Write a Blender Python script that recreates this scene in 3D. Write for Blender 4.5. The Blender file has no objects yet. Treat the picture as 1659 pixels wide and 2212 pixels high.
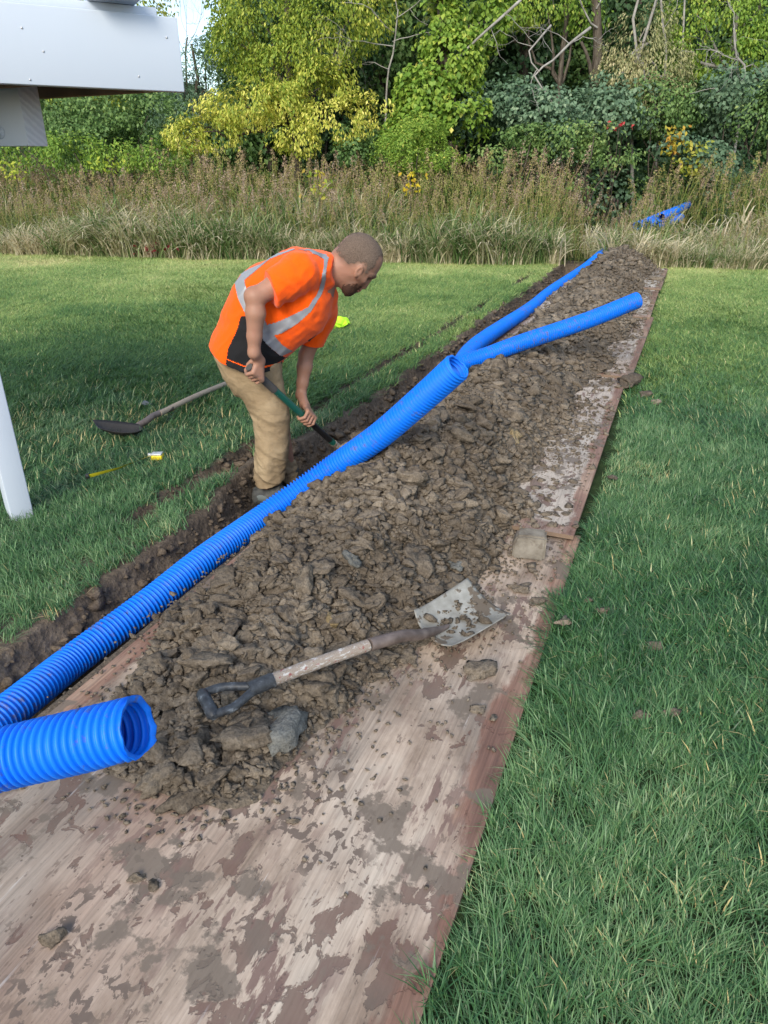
import bpy, bmesh, math, random
import numpy as np
from mathutils import Vector, Matrix, Euler

SC = bpy.context.scene
COL = SC.collection
R = math.radians
rng = np.random.default_rng(7)
random.seed(7)

# ------------------------------------------------------------------ camera
CAM_H, PITCH, FPX, CX, CY = 1.4, R(25.8), 1534.0, 829.5, 1106.0
cd = bpy.data.cameras.new('camera')
cam = bpy.data.objects.new('camera', cd)
COL.objects.link(cam)
cam.location = (0, 0, CAM_H)
cam.rotation_euler = (R(90) - PITCH, 0, 0)
cd.sensor_fit = 'VERTICAL'
cd.sensor_height = 36.0
cd.sensor_width = 36.0
cd.lens = FPX / 2212.0 * 36.0
cd.clip_start = 0.05
cd.clip_end = 600
SC.camera = cam

# ------------------------------------------------------------------ sky and sun
SUN_EL, SUN_AZ = R(34), R(198)
W = bpy.data.worlds.new('World')
SC.world = W
W.use_nodes = True
wn = W.node_tree.nodes
wl = W.node_tree.links
bgn = wn['Background']
sky = wn.new('ShaderNodeTexSky')
sky.sky_type = 'NISHITA'
sky.sun_disc = False
sky.sun_elevation = SUN_EL
sky.sun_rotation = SUN_AZ
sky.air_density = 1.0
sky.dust_density = 0.7
sky.ozone_density = 1.0
# broken clouds over the whole sky
tc = wn.new('ShaderNodeTexCoord')
cn = wn.new('ShaderNodeTexNoise')
cn.inputs['Scale'].default_value = 2.6
cn.inputs['Detail'].default_value = 7
cn.inputs['Roughness'].default_value = .55
mp = wn.new('ShaderNodeMapping')
mp.inputs['Location'].default_value = (1.3, 2.4, .35)
wl.new(tc.outputs['Generated'], mp.inputs['Vector'])
wl.new(mp.outputs[0], cn.inputs['Vector'])
cr = wn.new('ShaderNodeValToRGB')
cr.color_ramp.elements[0].position = .47
cr.color_ramp.elements[1].position = .66
wl.new(cn.outputs['Fac'], cr.inputs['Fac'])
mx = wn.new('ShaderNodeMix')
mx.data_type = 'RGBA'
mx.inputs['B'].default_value = (6.2, 7.0, 8.2, 1)
wl.new(cr.outputs['Color'], mx.inputs['Factor'])
wl.new(sky.outputs['Color'], mx.inputs['A'])
wl.new(mx.outputs['Result'], bgn.inputs['Color'])
bgn.inputs['Strength'].default_value = 0.125

sl = bpy.data.lights.new('sun', 'SUN')
sl.energy = 2.0
sl.angle = R(26)
sl.color = (1.0, .93, .80)
sun = bpy.data.objects.new('sun', sl)
COL.objects.link(sun)
sdir = Vector((math.sin(SUN_AZ) * math.cos(SUN_EL), math.cos(SUN_AZ) * math.cos(SUN_EL), math.sin(SUN_EL)))
sun.rotation_euler = sdir.to_track_quat('Z', 'Y').to_euler()

SC.view_settings.view_transform = 'Standard'
SC.view_settings.look = 'None'
SC.view_settings.exposure = 0.95
SC.view_settings.gamma = 1
SC.view_settings.use_curve_mapping = False
SC.cycles.max_bounces = 6
SC.cycles.transparent_max_bounces = 4

# ------------------------------------------------------------------ geometry helpers
cp, sp_ = math.cos(PITCH), math.sin(PITCH)

def ray(px, py):
    a = (px - CX) / FPX
    b = (CY - py) / FPX
    return (a, cp + b * sp_, b * cp - sp_)

def at_z(px, py, z=0.0):
    r = ray(px, py)
    t = (z - CAM_H) / r[2]
    return (r[0] * t, r[1] * t, z)

def at_d(px, py, d):
    r = ray(px, py)
    return (r[0] * d, r[1] * d, CAM_H + r[2] * d)

def proj(p):
    p = np.asarray(p, float)
    x, y, z = p[..., 0], p[..., 1], p[..., 2] - CAM_H
    d = y * cp - z * sp_
    u = y * sp_ + z * cp
    dd = np.where(np.abs(d) < 1e-4, 1e-4, d)
    return CX + FPX * x / dd, CY - FPX * u / dd, d

# axes of the trench and the plywood run: t along, u across (to the right)
HA = R(22)
TD = np.array([math.sin(HA), math.cos(HA)])
UD = np.array([math.cos(HA), -math.sin(HA)])
O2 = np.array([.3325, 1.4])

def ut2xy(u, t):
    u = np.asarray(u, float)
    t = np.asarray(t, float)
    return O2[0] + UD[0] * u + TD[0] * t, O2[1] + UD[1] * u + TD[1] * t

def xy2ut(x, y):
    x = np.asarray(x) - O2[0]
    y = np.asarray(y) - O2[1]
    return x * UD[0] + y * UD[1], x * TD[0] + y * TD[1]

def _h(ix, iy, iz, seed):
    n = (ix.astype(np.uint32) * np.uint32(374761393) + iy.astype(np.uint32) * np.uint32(668265263)
         + iz.astype(np.uint32) * np.uint32(2147483647) + np.uint32(seed * 1013904223 & 0xffffffff))
    n = (n ^ (n >> np.uint32(13))) * np.uint32(1274126177)
    n = n ^ (n >> np.uint32(16))
    return (n & np.uint32(0xffff)).astype(np.float32) / 65535.0

def vnoise(x, y, z=0.0, seed=0):
    x, y, z = np.broadcast_arrays(np.asarray(x, float), np.asarray(y, float), np.asarray(z, float))
    fx, fy, fz = np.floor(x), np.floor(y), np.floor(z)
    ix, iy, iz = fx.astype(np.int64), fy.astype(np.int64), fz.astype(np.int64)
    ux, uy, uz = x - fx, y - fy, z - fz
    ux, uy, uz = ux * ux * (3 - 2 * ux), uy * uy * (3 - 2 * uy), uz * uz * (3 - 2 * uz)
    o = 0
    for dx in (0, 1):
        wx = ux if dx else 1 - ux
        for dy in (0, 1):
            wy = uy if dy else 1 - uy
            for dz in (0, 1):
                wz = uz if dz else 1 - uz
                o = o + wx * wy * wz * _h(ix + dx, iy + dy, iz + dz, seed)
    return o * 2 - 1

def fbm(x, y, z=0.0, oct=4, seed=0, gain=.5):
    a, s, o, f = 1.0, 0.0, 0.0, 1.0
    for i in range(oct):
        o = o + a * vnoise(np.asarray(x) * f, np.asarray(y) * f, np.asarray(z) * f, seed + i)
        s += a
        a *= gain
        f *= 2.03
    return o / s

def mesh_np(name, verts, faces, mats=None, smooth=True, attrs=None, midx=None):
    """faces: int array (n,k) or list of such arrays"""
    me = bpy.data.meshes.new(name)
    verts = np.asarray(verts, np.float32)
    if not isinstance(faces, (list, tuple)):
        faces = [faces]
    faces = [np.asarray(f, np.int32) for f in faces if len(f)]
    nl = sum(f.size for f in faces)
    nf = sum(len(f) for f in faces)
    me.vertices.add(len(verts))
    me.vertices.foreach_set('co', verts.ravel())
    if nf:
        me.loops.add(nl)
        me.loops.foreach_set('vertex_index', np.concatenate([f.ravel() for f in faces]))
        me.polygons.add(nf)
        ls = []
        o = 0
        for f in faces:
            ls.append(o + np.arange(len(f), dtype=np.int32) * f.shape[1])
            o += f.size
        me.polygons.foreach_set('loop_start', np.concatenate(ls))
        if smooth:
            me.polygons.foreach_set('use_smooth', np.ones(nf, bool))
        if midx is not None:
            me.polygons.foreach_set('material_index', np.asarray(midx, np.int32))
    for k, (typ, arr) in (attrs or {}).items():
        a = me.attributes.new(k, typ, 'POINT')
        a.data.foreach_set('vector' if typ == 'FLOAT_VECTOR' else ('color' if typ == 'FLOAT_COLOR' else 'value'), np.ascontiguousarray(arr).ravel())
    for m in (mats if isinstance(mats, (list, tuple)) else [mats]):
        if m is not None:
            me.materials.append(m)
    me.update(calc_edges=True)
    me.validate()
    return me

def link(name, me, parent=None, loc=None, rot=None):
    o = bpy.data.objects.new(name, me)
    COL.objects.link(o)
    if parent is not None:
        o.parent = parent
    if loc is not None:
        o.location = loc
    if rot is not None:
        o.rotation_euler = rot
    return o

def tag(o, label=None, cat=None, group=None, kind=None):
    if label: o['label'] = label
    if cat: o['category'] = cat
    if group: o['group'] = group
    if kind: o['kind'] = kind
    return o

def empty(name, loc=(0, 0, 0), rz=0.0):
    o = bpy.data.objects.new(name, None)
    o.empty_display_size = .1
    COL.objects.link(o)
    o.location = loc
    o.rotation_euler = (0, 0, rz)
    return o

class MB:
    """collects primitive shapes into one mesh"""
    def __init__(s):
        s.v, s.f3, s.f4, s.n = [], [], [], 0
    def add(s, v, f):
        v = np.asarray(v, float)
        f = np.asarray(f, int) + s.n
        s.v.append(v)
        (s.f3 if f.shape[1] == 3 else s.f4).append(f)
        s.n += len(v)
        return s
    def box(s, lo, hi, M=None):
        lo, hi = np.array(lo, float), np.array(hi, float)
        v = np.array([[(lo, hi)[i][0], (lo, hi)[j][1], (lo, hi)[k][2]] for k in (0, 1) for j in (0, 1) for i in (0, 1)])
        if M is not None:
            v = v @ np.array(M.to_3x3()).T + np.array(M.translation)
        return s.add(v, [[0, 2, 3, 1], [4, 5, 7, 6], [0, 1, 5, 4], [2, 6, 7, 3], [0, 4, 6, 2], [1, 3, 7, 5]])
    def tube(s, pts, rad, n=8, cap=True):
        pts = np.asarray(pts, float)
        k = len(pts)
        rad = np.broadcast_to(np.asarray(rad, float), (k,))
        N1, N2, T = frames(pts)
        a = np.arange(n) / n * 2 * math.pi
        ring = (np.cos(a)[None, :, None] * N1[:, None] + np.sin(a)[None, :, None] * N2[:, None]) * rad[:, None, None] + pts[:, None]
        v = ring.reshape(-1, 3)
        i = np.arange(k - 1)[:, None] * n
        j = np.arange(n)[None]
        j2 = (j + 1) % n
        s.add(v, np.stack([i + j, i + j2, i + n + j2, i + n + j], -1).reshape(-1, 4))
        if cap:
            for base, flip in ((0, True), ((k - 1) * n, False)):
                c = pts[0] if base == 0 else pts[-1]
                vv = np.vstack([v[base:base + n], c])
                jj = np.arange(n)
                f = np.stack([jj, (jj + 1) % n, np.full(n, n)], -1)
                s.add(vv, f[:, ::-1] if flip else f)
        return s
    def lathe(s, prof, M, n=20):
        prof = np.asarray(prof, float)
        a = np.arange(n) / n * 2 * math.pi
        v = np.stack([prof[:, 0:1] * np.cos(a), prof[:, 0:1] * np.sin(a), np.repeat(prof[:, 1:2], n, 1)], -1).reshape(-1, 3)
        v = v @ np.array(M.to_3x3()).T + np.array(M.translation)
        i = np.arange(len(prof) - 1)[:, None] * n
        j = np.arange(n)[None]
        j2 = (j + 1) % n
        return s.add(v, np.stack([i + j, i + j2, i + n + j2, i + n + j], -1).reshape(-1, 4))
    def arrays(s):
        v = np.vstack(s.v)
        f = []
        if s.f3: f.append(np.vstack(s.f3))
        if s.f4: f.append(np.vstack(s.f4))
        return v, f
    def build(s, name, mat, parent=None, smooth=False, bevel=0.0, loc=None):
        v, f = s.arrays()
        me = mesh_np(name, v, f, mat, smooth)
        if bevel:
            bm = bmesh.new()
            bm.from_mesh(me)
            bmesh.ops.remove_doubles(bm, verts=bm.verts, dist=1e-5)
            bmesh.ops.bevel(bm, geom=[e for e in bm.edges if len(e.link_faces) == 2 and e.calc_face_angle() > .6], offset=bevel, segments=2, affect='EDGES', profile=.6)
            bm.to_mesh(me)
            bm.free()
        return link(name, me, parent, loc)

def frames(pts):
    T = np.gradient(pts, axis=0)
    T /= np.maximum(np.linalg.norm(T, axis=1, keepdims=True), 1e-9)
    N1 = np.zeros_like(T)
    up = np.array([0, 0, 1.0]) if abs(T[0][2]) < .9 else np.array([1.0, 0, 0])
    n = np.cross(up, T[0])
    n /= np.linalg.norm(n)
    for i in range(len(pts)):
        n = n - T[i] * np.dot(n, T[i])
        n /= max(np.linalg.norm(n), 1e-9)
        N1[i] = n
    return N1, np.cross(T, N1), T

def spline(P_, step):
    P_ = np.asarray(P_, float)
    Q = np.vstack([2 * P_[0] - P_[1], P_, 2 * P_[-1] - P_[-2]])
    out = []
    for i in range(1, len(Q) - 2):
        t = np.linspace(0, 1, 60, endpoint=False)[:, None]
        a, b, c, d = Q[i - 1], Q[i], Q[i + 1], Q[i + 2]
        out.append(.5 * (2 * b + (c - a) * t + (2 * a - 5 * b + 4 * c - d) * t ** 2 + (3 * b - a - 3 * c + d) * t ** 3))
    out = np.vstack(out + [Q[-2:-1]])
    s = np.concatenate([[0], np.cumsum(np.linalg.norm(np.diff(out, axis=0), axis=1))])
    m = max(2, int(round(s[-1] / step)) + 1)
    q = np.linspace(0, s[-1], m)
    return np.stack([np.interp(q, s, out[:, k]) for k in range(3)], -1)

# ------------------------------------------------------------------ material helpers
class NT:
    def __init__(s, name):
        s.m = bpy.data.materials.new(name)
        s.m.use_nodes = True
        s.n = s.m.node_tree.nodes
        s.l = s.m.node_tree.links
        s.b = s.n['Principled BSDF']
        s.out = s.n['Material Output']
    def put(s, sock, v):
        if isinstance(v, bpy.types.NodeSocket):
            s.l.new(v, sock)
        elif isinstance(v, (tuple, list)) and len(v) == 3 and sock.type == 'RGBA':
            sock.default_value = (*v, 1)
        elif sock.type == 'RGBA' and isinstance(v, (int, float)):
            sock.default_value = (v, v, v, 1)
        else:
            sock.default_value = v
    def coord(s, k='Object'):
        return s.n.new('ShaderNodeTexCoord').outputs[k]
    def pos(s):
        return s.n.new('ShaderNodeNewGeometry').outputs['Position']
    def mapping(s, v, scale=(1, 1, 1), rot=(0, 0, 0), loc=(0, 0, 0)):
        m = s.n.new('ShaderNodeMapping')
        s.l.new(v, m.inputs['Vector'])
        m.inputs['Scale'].default_value = scale
        m.inputs['Rotation'].default_value = rot
        m.inputs['Location'].default_value = loc
        return m.outputs[0]
    def noise(s, v, scale, detail=4, rough=.55, dist=0.0, col=False):
        m = s.n.new('ShaderNodeTexNoise')
        if v is not None: s.l.new(v, m.inputs['Vector'])
        m.inputs['Scale'].default_value = scale
        m.inputs['Detail'].default_value = detail
        m.inputs['Roughness'].default_value = rough
        m.inputs['Distortion'].default_value = dist
        return m.outputs['Color' if col else 'Fac']
    def vor(s, v, scale, feature='F1', out='Distance', rand=1.0):
        m = s.n.new('ShaderNodeTexVoronoi')
        if v is not None: s.l.new(v, m.inputs['Vector'])
        m.feature = feature
        m.inputs['Scale'].default_value = scale
        m.inputs['Randomness'].default_value = rand
        return m.outputs[out]
    def ramp(s, f, stops, interp='LINEAR'):
        m = s.n.new('ShaderNodeValToRGB')
        m.color_ramp.interpolation = interp
        e = m.color_ramp.elements
        while len(e) < len(stops): e.new(.5)
        for k, (p, c) in enumerate(stops):
            e[k].position = p
            e[k].color = (*c, 1) if isinstance(c, (tuple, list)) else (c, c, c, 1)
        s.put(m.inputs['Fac'], f)
        return m.outputs['Color']
    def mix(s, f, a, b, mode='MIX'):
        m = s.n.new('ShaderNodeMix')
        m.data_type = 'RGBA'
        m.blend_type = mode
        s.put(m.inputs['Factor'], f)
        s.put(m.inputs['A'], a)
        s.put(m.inputs['B'], b)
        return m.outputs['Result']
    def math(s, op, a, b=0.0, clamp=False):
        m = s.n.new('ShaderNodeMath')
        m.operation = op
        m.use_clamp = clamp
        s.put(m.inputs[0], a)
        s.put(m.inputs[1], b)
        return m.outputs[0]
    def attr(s, name, kind='GEOMETRY', out='Fac'):
        m = s.n.new('ShaderNodeAttribute')
        m.attribute_type = kind
        m.attribute_name = name
        return m.outputs[out]
    def rand(s):
        return s.n.new('ShaderNodeObjectInfo').outputs['Random']
    def sep(s, v):
        m = s.n.new('ShaderNodeSeparateXYZ')
        s.l.new(v, m.inputs[0])
        return m.outputs
    def bump(s, h, strength=.5, dist=.01, normal=None):
        m = s.n.new('ShaderNodeBump')
        s.put(m.inputs['Height'], h)
        m.inputs['Strength'].default_value = strength
        m.inputs['Distance'].default_value = dist
        if normal is not None: s.l.new(normal, m.inputs['Normal'])
        return m.outputs[0]
    def fin(s, color, rough=.7, normal=None, spec=.5, metal=0.0, sss=0.0):
        s.put(s.b.inputs['Base Color'], color)
        s.put(s.b.inputs['Roughness'], rough)
        s.put(s.b.inputs['Specular IOR Level'], spec)
        s.put(s.b.inputs['Metallic'], metal)
        if normal is not None: s.l.new(normal, s.b.inputs['Normal'])
        return s.m

def soil_mat(name, dark, mid, light, bump=.8, scale=1.0):
    t = NT(name)
    p = t.pos()
    n1 = t.noise(p, 3.0 * scale, 5)
    n2 = t.noise(p, 28 * scale, 6, .65)
    v = t.vor(p, 45 * scale, out='Distance')
    c = t.ramp(n2, [(.3, dark), (.52, mid), (.74, light)])
    tint = t.math('ADD', t.attr('tint'), t.math('MULTIPLY', t.math('POWER', t.rand(), 1.6), .95))
    c = t.mix(t.math('MULTIPLY', tint, .75, True), c, light)
    c = t.mix(t.ramp(n1, [(.42, 0.0), (.62, .5)]), c, dark)
    gr = t.ramp(t.noise(p, 160 * scale, 3), [(.35, .72), (.6, 1.12)])
    c = t.mix(1.0, c, gr, 'MULTIPLY')
    h = t.math('ADD', t.math('MULTIPLY', n2, .7), t.math('ADD', t.math('MULTIPLY', v, .5), t.math('MULTIPLY', t.noise(p, 140 * scale, 4, .7), .25)))
    return t.fin(c, .92, t.bump(h, bump, .02), .2)

M_soil = soil_mat('clay_soil', (.066, .051, .037), (.146, .116, .086), (.258, .212, .160))
M_trench = soil_mat('trench_soil', (.060, .045, .033), (.132, .100, .073), (.22, .175, .130), .8, .8)
M_dark_soil = soil_mat('turf_soil', (.022, .015, .011), (.045, .030, .020), (.085, .060, .040), .8, 1.2)

def foliage_mat(name, stops, trans=.35, inst=False, rough=.55, spec=.3):
    t = NT(name)
    f = t.attr('tint')
    if inst:
        f = t.math('ADD', f, t.attr('itint', 'INSTANCER'))
    c = t.ramp(f, stops)
    t.fin(c, rough, None, spec)
    tr = t.n.new('ShaderNodeBsdfTranslucent')
    t.l.new(c, tr.inputs['Color'])
    ms = t.n.new('ShaderNodeMixShader')
    ms.inputs[0].default_value = trans
    t.l.new(t.b.outputs[0], ms.inputs[1])
    t.l.new(tr.outputs[0], ms.inputs[2])
    t.l.new(ms.outputs[0], t.out.inputs['Surface'])
    return t.m

def scatter(name, variants, pts, rot, scl, vid, itint, mat):
    """one object: template plants plus loose points; geometry nodes set a plant on each point"""
    V, F, T, K, n = [], {}, [], [], 0
    for k, (v, fs, tint) in enumerate(variants):
        V.append(v)
        T.append(tint)
        K.append(np.full(len(v), k))
        for f in (fs if isinstance(fs, list) else [fs]):
            F.setdefault(f.shape[1], []).append(f + n)
        n += len(v)
    npnt = len(pts)
    V.append(pts)
    T.append(np.zeros(npnt))
    K.append(vid)
    z = np.zeros((n, 3))
    A = dict(tint=('FLOAT', np.concatenate(T).astype(np.float32)),
             vid=('INT', np.concatenate(K).astype(np.int32)),
             ispt=('INT', np.concatenate([np.zeros(n), np.ones(npnt)]).astype(np.int32)),
             rot=('FLOAT_VECTOR', np.vstack([z, rot]).astype(np.float32)),
             scl=('FLOAT_VECTOR', np.vstack([z, scl]).astype(np.float32)),
             itint=('FLOAT', np.concatenate([np.zeros(n), itint]).astype(np.float32)))
    me = mesh_np(name, np.vstack(V), [np.vstack(f) for f in F.values()], mat, True, A)
    o = link(name, me)
    g = bpy.data.node_groups.new(name + '_scatter', 'GeometryNodeTree')
    g.interface.new_socket('Geometry', in_out='INPUT', socket_type='NodeSocketGeometry')
    g.interface.new_socket('Geometry', in_out='OUTPUT', socket_type='NodeSocketGeometry')
    N, L = g.nodes, g.links
    gi, go = N.new('NodeGroupInput'), N.new('NodeGroupOutput')
    def named(nm, dt):
        a = N.new('GeometryNodeInputNamedAttribute')
        a.data_type = dt
        a.inputs['Name'].default_value = nm
        return a.outputs['Attribute']
    def equal(sock, val):
        c = N.new('FunctionNodeCompare')
        c.data_type = 'INT'
        c.operation = 'EQUAL'
        ins = [i for i in c.inputs if i.type == 'INT']
        L.new(sock, ins[0])
        ins[1].default_value = val
        return c.outputs[0]
    def separate(geo, sel):
        q = N.new('GeometryNodeSeparateGeometry')
        q.domain = 'POINT'
        L.new(geo, q.inputs['Geometry'])
        L.new(sel, q.inputs['Selection'])
        return q.outputs[0], q.outputs[1]
    P_, Tm = separate(gi.outputs[0], equal(named('ispt', 'INT'), 1))
    g2i = N.new('GeometryNodeGeometryToInstance')
    for k in range(len(variants)):
        a, _ = separate(Tm, equal(named('vid', 'INT'), k))
        L.new(a, g2i.inputs[0])
    ip = N.new('GeometryNodeInstanceOnPoints')
    L.new(P_, ip.inputs['Points'])
    L.new(g2i.outputs[0], ip.inputs['Instance'])
    ip.inputs['Pick Instance'].default_value = True
    L.new(named('vid', 'INT'), ip.inputs['Instance Index'])
    L.new(named('rot', 'FLOAT_VECTOR'), ip.inputs['Rotation'])
    L.new(named('scl', 'FLOAT_VECTOR'), ip.inputs['Scale'])
    L.new(ip.outputs[0], go.inputs[0])
    md = o.modifiers.new('scatter', 'NODES')
    md.node_group = g
    o['kind'] = 'stuff'
    return o
# ================================================================== GROUND
def trench_left(t):
    t = np.asarray(t, float)
    return -1.615 - .11 * np.exp(-((t - 1.52) / .42) ** 2) + .03 * fbm(np.asarray(t) * 1.3, 3.1, oct=3, seed=11) + .014 * vnoise(np.asarray(t) * 9, 1.7, seed=12) - .02 * np.clip((np.asarray(t) - 1) / 8, 0, 1)

def trench_right(t):
    return -1.285 + .012 * vnoise(np.asarray(t) * 6, 8.2, seed=14)

T_END = 11.0

def furrow(u, t):
    """second spade line left of the trench: where the turf is torn open (0..1)"""
    c = -1.86 + .045 * fbm(t * 1.1, 9.3, oct=3, seed=21)
    w = .065 * np.clip(.8 + 1.3 * fbm(t * 1.25, 2.2, oct=3, seed=25), 0, 1.4) * (t > .7) * (t < 9.6)
    w = np.where((t > 1.0) & (t < 1.9), np.maximum(w, .08), w)
    w = np.where((t > 2.4) & (t < 4.6), np.maximum(w, .075), w)
    return np.clip(1 - np.abs(u - c) / np.maximum(w, 1e-4), 0, 1) * (w > .012)

def ground_z(u, t):
    u, t = np.broadcast_arrays(np.asarray(u, float), np.asarray(t, float))
    l, r = trench_left(t), trench_right(t)
    dep = (.20 + .06 * np.exp(-((t - 1.5) / .5) ** 2)) * np.clip((T_END - t) / .15, 0, 1)
    a = np.clip((u - l) / .12, 0, 1)
    b = np.clip((r - u) / .05, 0, 1)
    ins = (a > 0) & (b > 0)
    rough = .022 * fbm(u * 9, t * 9, oct=4, seed=31) + .010 * fbm(u * 40, t * 40, oct=3, seed=35)
    z = -dep * np.minimum(a ** .7, b ** .8) + np.where(ins, rough, 0) * (dep > 0)
    f = furrow(u, t)
    z = z - .06 * np.clip(f * 2.2, 0, 1) + np.where(f > 0, rough * .8, 0)
    return z

def lawn_bump(x, y):
    return .012 * fbm(x * .7, y * .7, oct=2, seed=5)

# lawn sheet: everything outside the dug strip, out to the horizon
t = NT('lawn_soil')
p = t.pos()
c = t.ramp(t.noise(p, 9, 6), [(.3, (.014, .020, .009)), (.6, (.030, .050, .018)), (.8, (.05, .06, .028))])
M_lawn = t.fin(c, .95, t.bump(t.noise(p, 60, 4), .5, .02), .1)

US0, US1, TS0, TS1 = -2.02, -1.14, -3.0, 11.6
u_l = np.concatenate([[-220, -90, -40, -20, -10, -6, -4, -3, -2.4], [US0]])
u_r = np.concatenate([[US1], [-.6, 0, .4, .8, 1.4, 2.2, 3.2, 5, 9, 20, 40, 90, 220]])
t_all = np.concatenate([[-40, -12, -6], np.arange(TS0, TS1 + .01, .5), [12.5, 14, 17, 22, 40, 80, 160, 300]])
mb = MB()
def sheet(us, ts):
    Ug, Tg = np.meshgrid(us, ts)
    x, y = ut2xy(Ug, Tg)
    v = np.stack([x, y, np.zeros_like(x)], -1).reshape(-1, 3)
    n, m = len(us), len(ts)
    i = (np.arange(m - 1)[:, None] * n + np.arange(n - 1)[None]).ravel()
    return v, np.stack([i, i + 1, i + n + 1, i + n], -1)
mb.add(*sheet(u_l, t_all)).add(*sheet(u_r, t_all))
mid = np.array([US0, -1.6, US1])
mb.add(*sheet(mid, t_all[t_all <= TS0])).add(*sheet(mid, t_all[t_all >= TS1 - .2]))
tag(mb.build('lawn', M_lawn), 'mown lawn either side of the trench', kind='structure')

us = np.arange(US0, US1 + .001, .011)
ts = np.concatenate([np.arange(TS0, 5, .022), np.arange(5, TS1 + .001, .05)])
ts[-1] = TS1
Ug, Tg = np.meshgrid(us, ts)
Z = ground_z(Ug, Tg)
Z[:, [0, -1]] = 0
Z[[0, -1], :] = np.minimum(Z[[0, -1], :], 0)
x, y = ut2xy(Ug, Tg)
v, f = sheet(us, ts)
v[:, 2] = Z.ravel()
tr = link('trench', mesh_np('trench', v, f, M_trench, False))
tag(tr, 'narrow hand dug trench with brown soil walls', kind='structure')

# ================================================================== PLYWOOD
def ply_mat():
    t = NT('weathered_plywood')
    o = t.coord('Object')
    rnd = t.rand()
    off = t.n.new('ShaderNodeVectorMath')
    off.operation = 'ADD'
    t.l.new(o, off.inputs[0])
    cmb = t.n.new('ShaderNodeCombineXYZ')
    t.l.new(t.math('MULTIPLY', rnd, 37.0), cmb.inputs[1])
    t.l.new(cmb.outputs[0], off.inputs[1])
    p = off.outputs[0]
    xyz = t.sep(o)
    st = t.mapping(p, (1, .45, 1))
    big = t.noise(st, 3.6, 8, .66)
    base = t.ramp(big, [(.30, (.155, .100, .072)), (.42, (.25, .182, .132)), (.54, (.43, .335, .258)), (.70, (.53, .445, .355))])
    pink = t.noise(t.mapping(p, (1, .3, 1), loc=(3, 1, 0)), 2.1, 4)
    base = t.mix(t.ramp(pink, [(.47, 0.0), (.66, .65)]), base, (.29, .190, .142))
    grey = t.noise(t.mapping(p, (1, .5, 1), loc=(9, 4, 2)), 2.7, 5)
    base = t.mix(t.ramp(grey, [(.5, 0.0), (.68, .7)]), base, (.24, .212, .180))
    pale = t.n.new('ShaderNodeObjectInfo').outputs['Color']
    pale = t.sep(pale)[0]
    base = t.mix(pale, base, (.53, .49, .43))
    grain = t.noise(t.mapping(p, (1, .028, 1)), 150, 5, .6)
    base = t.mix(1.0, base, t.ramp(grain, [(.3, .74), (.5, 1.0), (.72, 1.18)]), 'MULTIPLY')
    gr2 = t.noise(t.mapping(p, (1, .05, 1), loc=(2, 7, 0)), 34, 4, .6)
    base = t.mix(1.0, base, t.ramp(gr2, [(.36, .90), (.5, 1.0), (.66, 1.04)]), 'MULTIPLY')
    # peeled face veneer: ragged darker islands
    pe = t.noise(t.mapping(p, (1, .62, 1), loc=(5, 2, 3)), 19, 8, .62, .5)
    wh = t.noise(t.mapping(p, (1, .7, 1), loc=(1, 8, 0)), 2.6, 4)
    pe2 = t.math('ADD', pe, t.math('MULTIPLY', t.math('SUBTRACT', wh, .5), .70))
    m1 = t.ramp(pe2, [(.612, 0.0), (.626, 1.0)])
    pcol = t.ramp(t.noise(p, 5, 4), [(.35, (.125, .066, .048)), (.5, (.155, .098, .074)), (.65, (.120, .088, .068))])
    base = t.mix(t.math('MULTIPLY', m1, .85), base, pcol)
    st2 = t.noise(t.mapping(p, (1, .22, 1), loc=(8, 3, 0)), 30, 6, .62)
    m2 = t.math('MULTIPLY', t.ramp(st2, [(.55, 0.0), (.58, 1.0)]), t.ramp(t.noise(p, 2.4, 3), [(.42, 0.0), (.56, .9)]))
    base = t.mix(m2, base, (.17, .105, .085))
    pr = t.noise(t.mapping(p, (1, .8, 1), loc=(2, 9, 4)), 38, 5, .55, .4)
    m4 = t.math('MULTIPLY', t.ramp(pr, [(.555, 0.0), (.575, 1.0)]), t.ramp(t.noise(t.mapping(p, loc=(7, 1, 3)), 2.3, 3), [(.50, 0.0), (.56, .9)]))
    base = t.mix(m4, base, (.125, .092, .072))
    fleck = t.noise(t.mapping(p, (1, .35, 1), loc=(3, 3, 8)), 75, 4, .6)
    base = t.mix(t.ramp(fleck, [(.62, 0.0), (.66, .65)]), base, (.15, .105, .08))
    # white scuffs along the grain
    sc = t.noise(t.mapping(p, (1, .05, 1), loc=(4, 5, 0)), 38, 5, .65)
    m3 = t.math('MULTIPLY', t.ramp(sc, [(.63, 0.0), (.69, .8)]), t.ramp(t.noise(t.mapping(p, (1, .6, 1), loc=(6, 6, 0)), 3.1, 3), [(.5, 0.0), (.64, 1.0)]))
    base = t.mix(m3, base, (.66, .64, .62))
    # red-brown factory band along both long edges
    wob = t.math('MULTIPLY', t.math('SUBTRACT', t.noise(t.mapping(p, (1, .35, 1)), 5, 6, .7), .5), .22)
    er = t.math('ADD', xyz[0], wob)
    mr = t.ramp(er, [(1.105, 0.0), (1.125, 1.0)])
    rmp = t.n.new('ShaderNodeMapRange')
    t.l.new(er, rmp.inputs['Value'])
    rmp.inputs['From Min'].default_value = 1.168
    rmp.inputs['From Max'].default_value = 1.188
    rml = t.n.new('ShaderNodeMapRange')
    t.l.new(t.math('SUBTRACT', xyz[0], wob), rml.inputs['Value'])
    rml.inputs['From Min'].default_value = .095
    rml.inputs['From Max'].default_value = .06
    rme = t.n.new('ShaderNodeMapRange')
    t.l.new(t.math('SUBTRACT', xyz[1], wob), rme.inputs['Value'])
    rme.inputs['From Min'].default_value = .13
    rme.inputs['From Max'].default_value = .10
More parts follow.
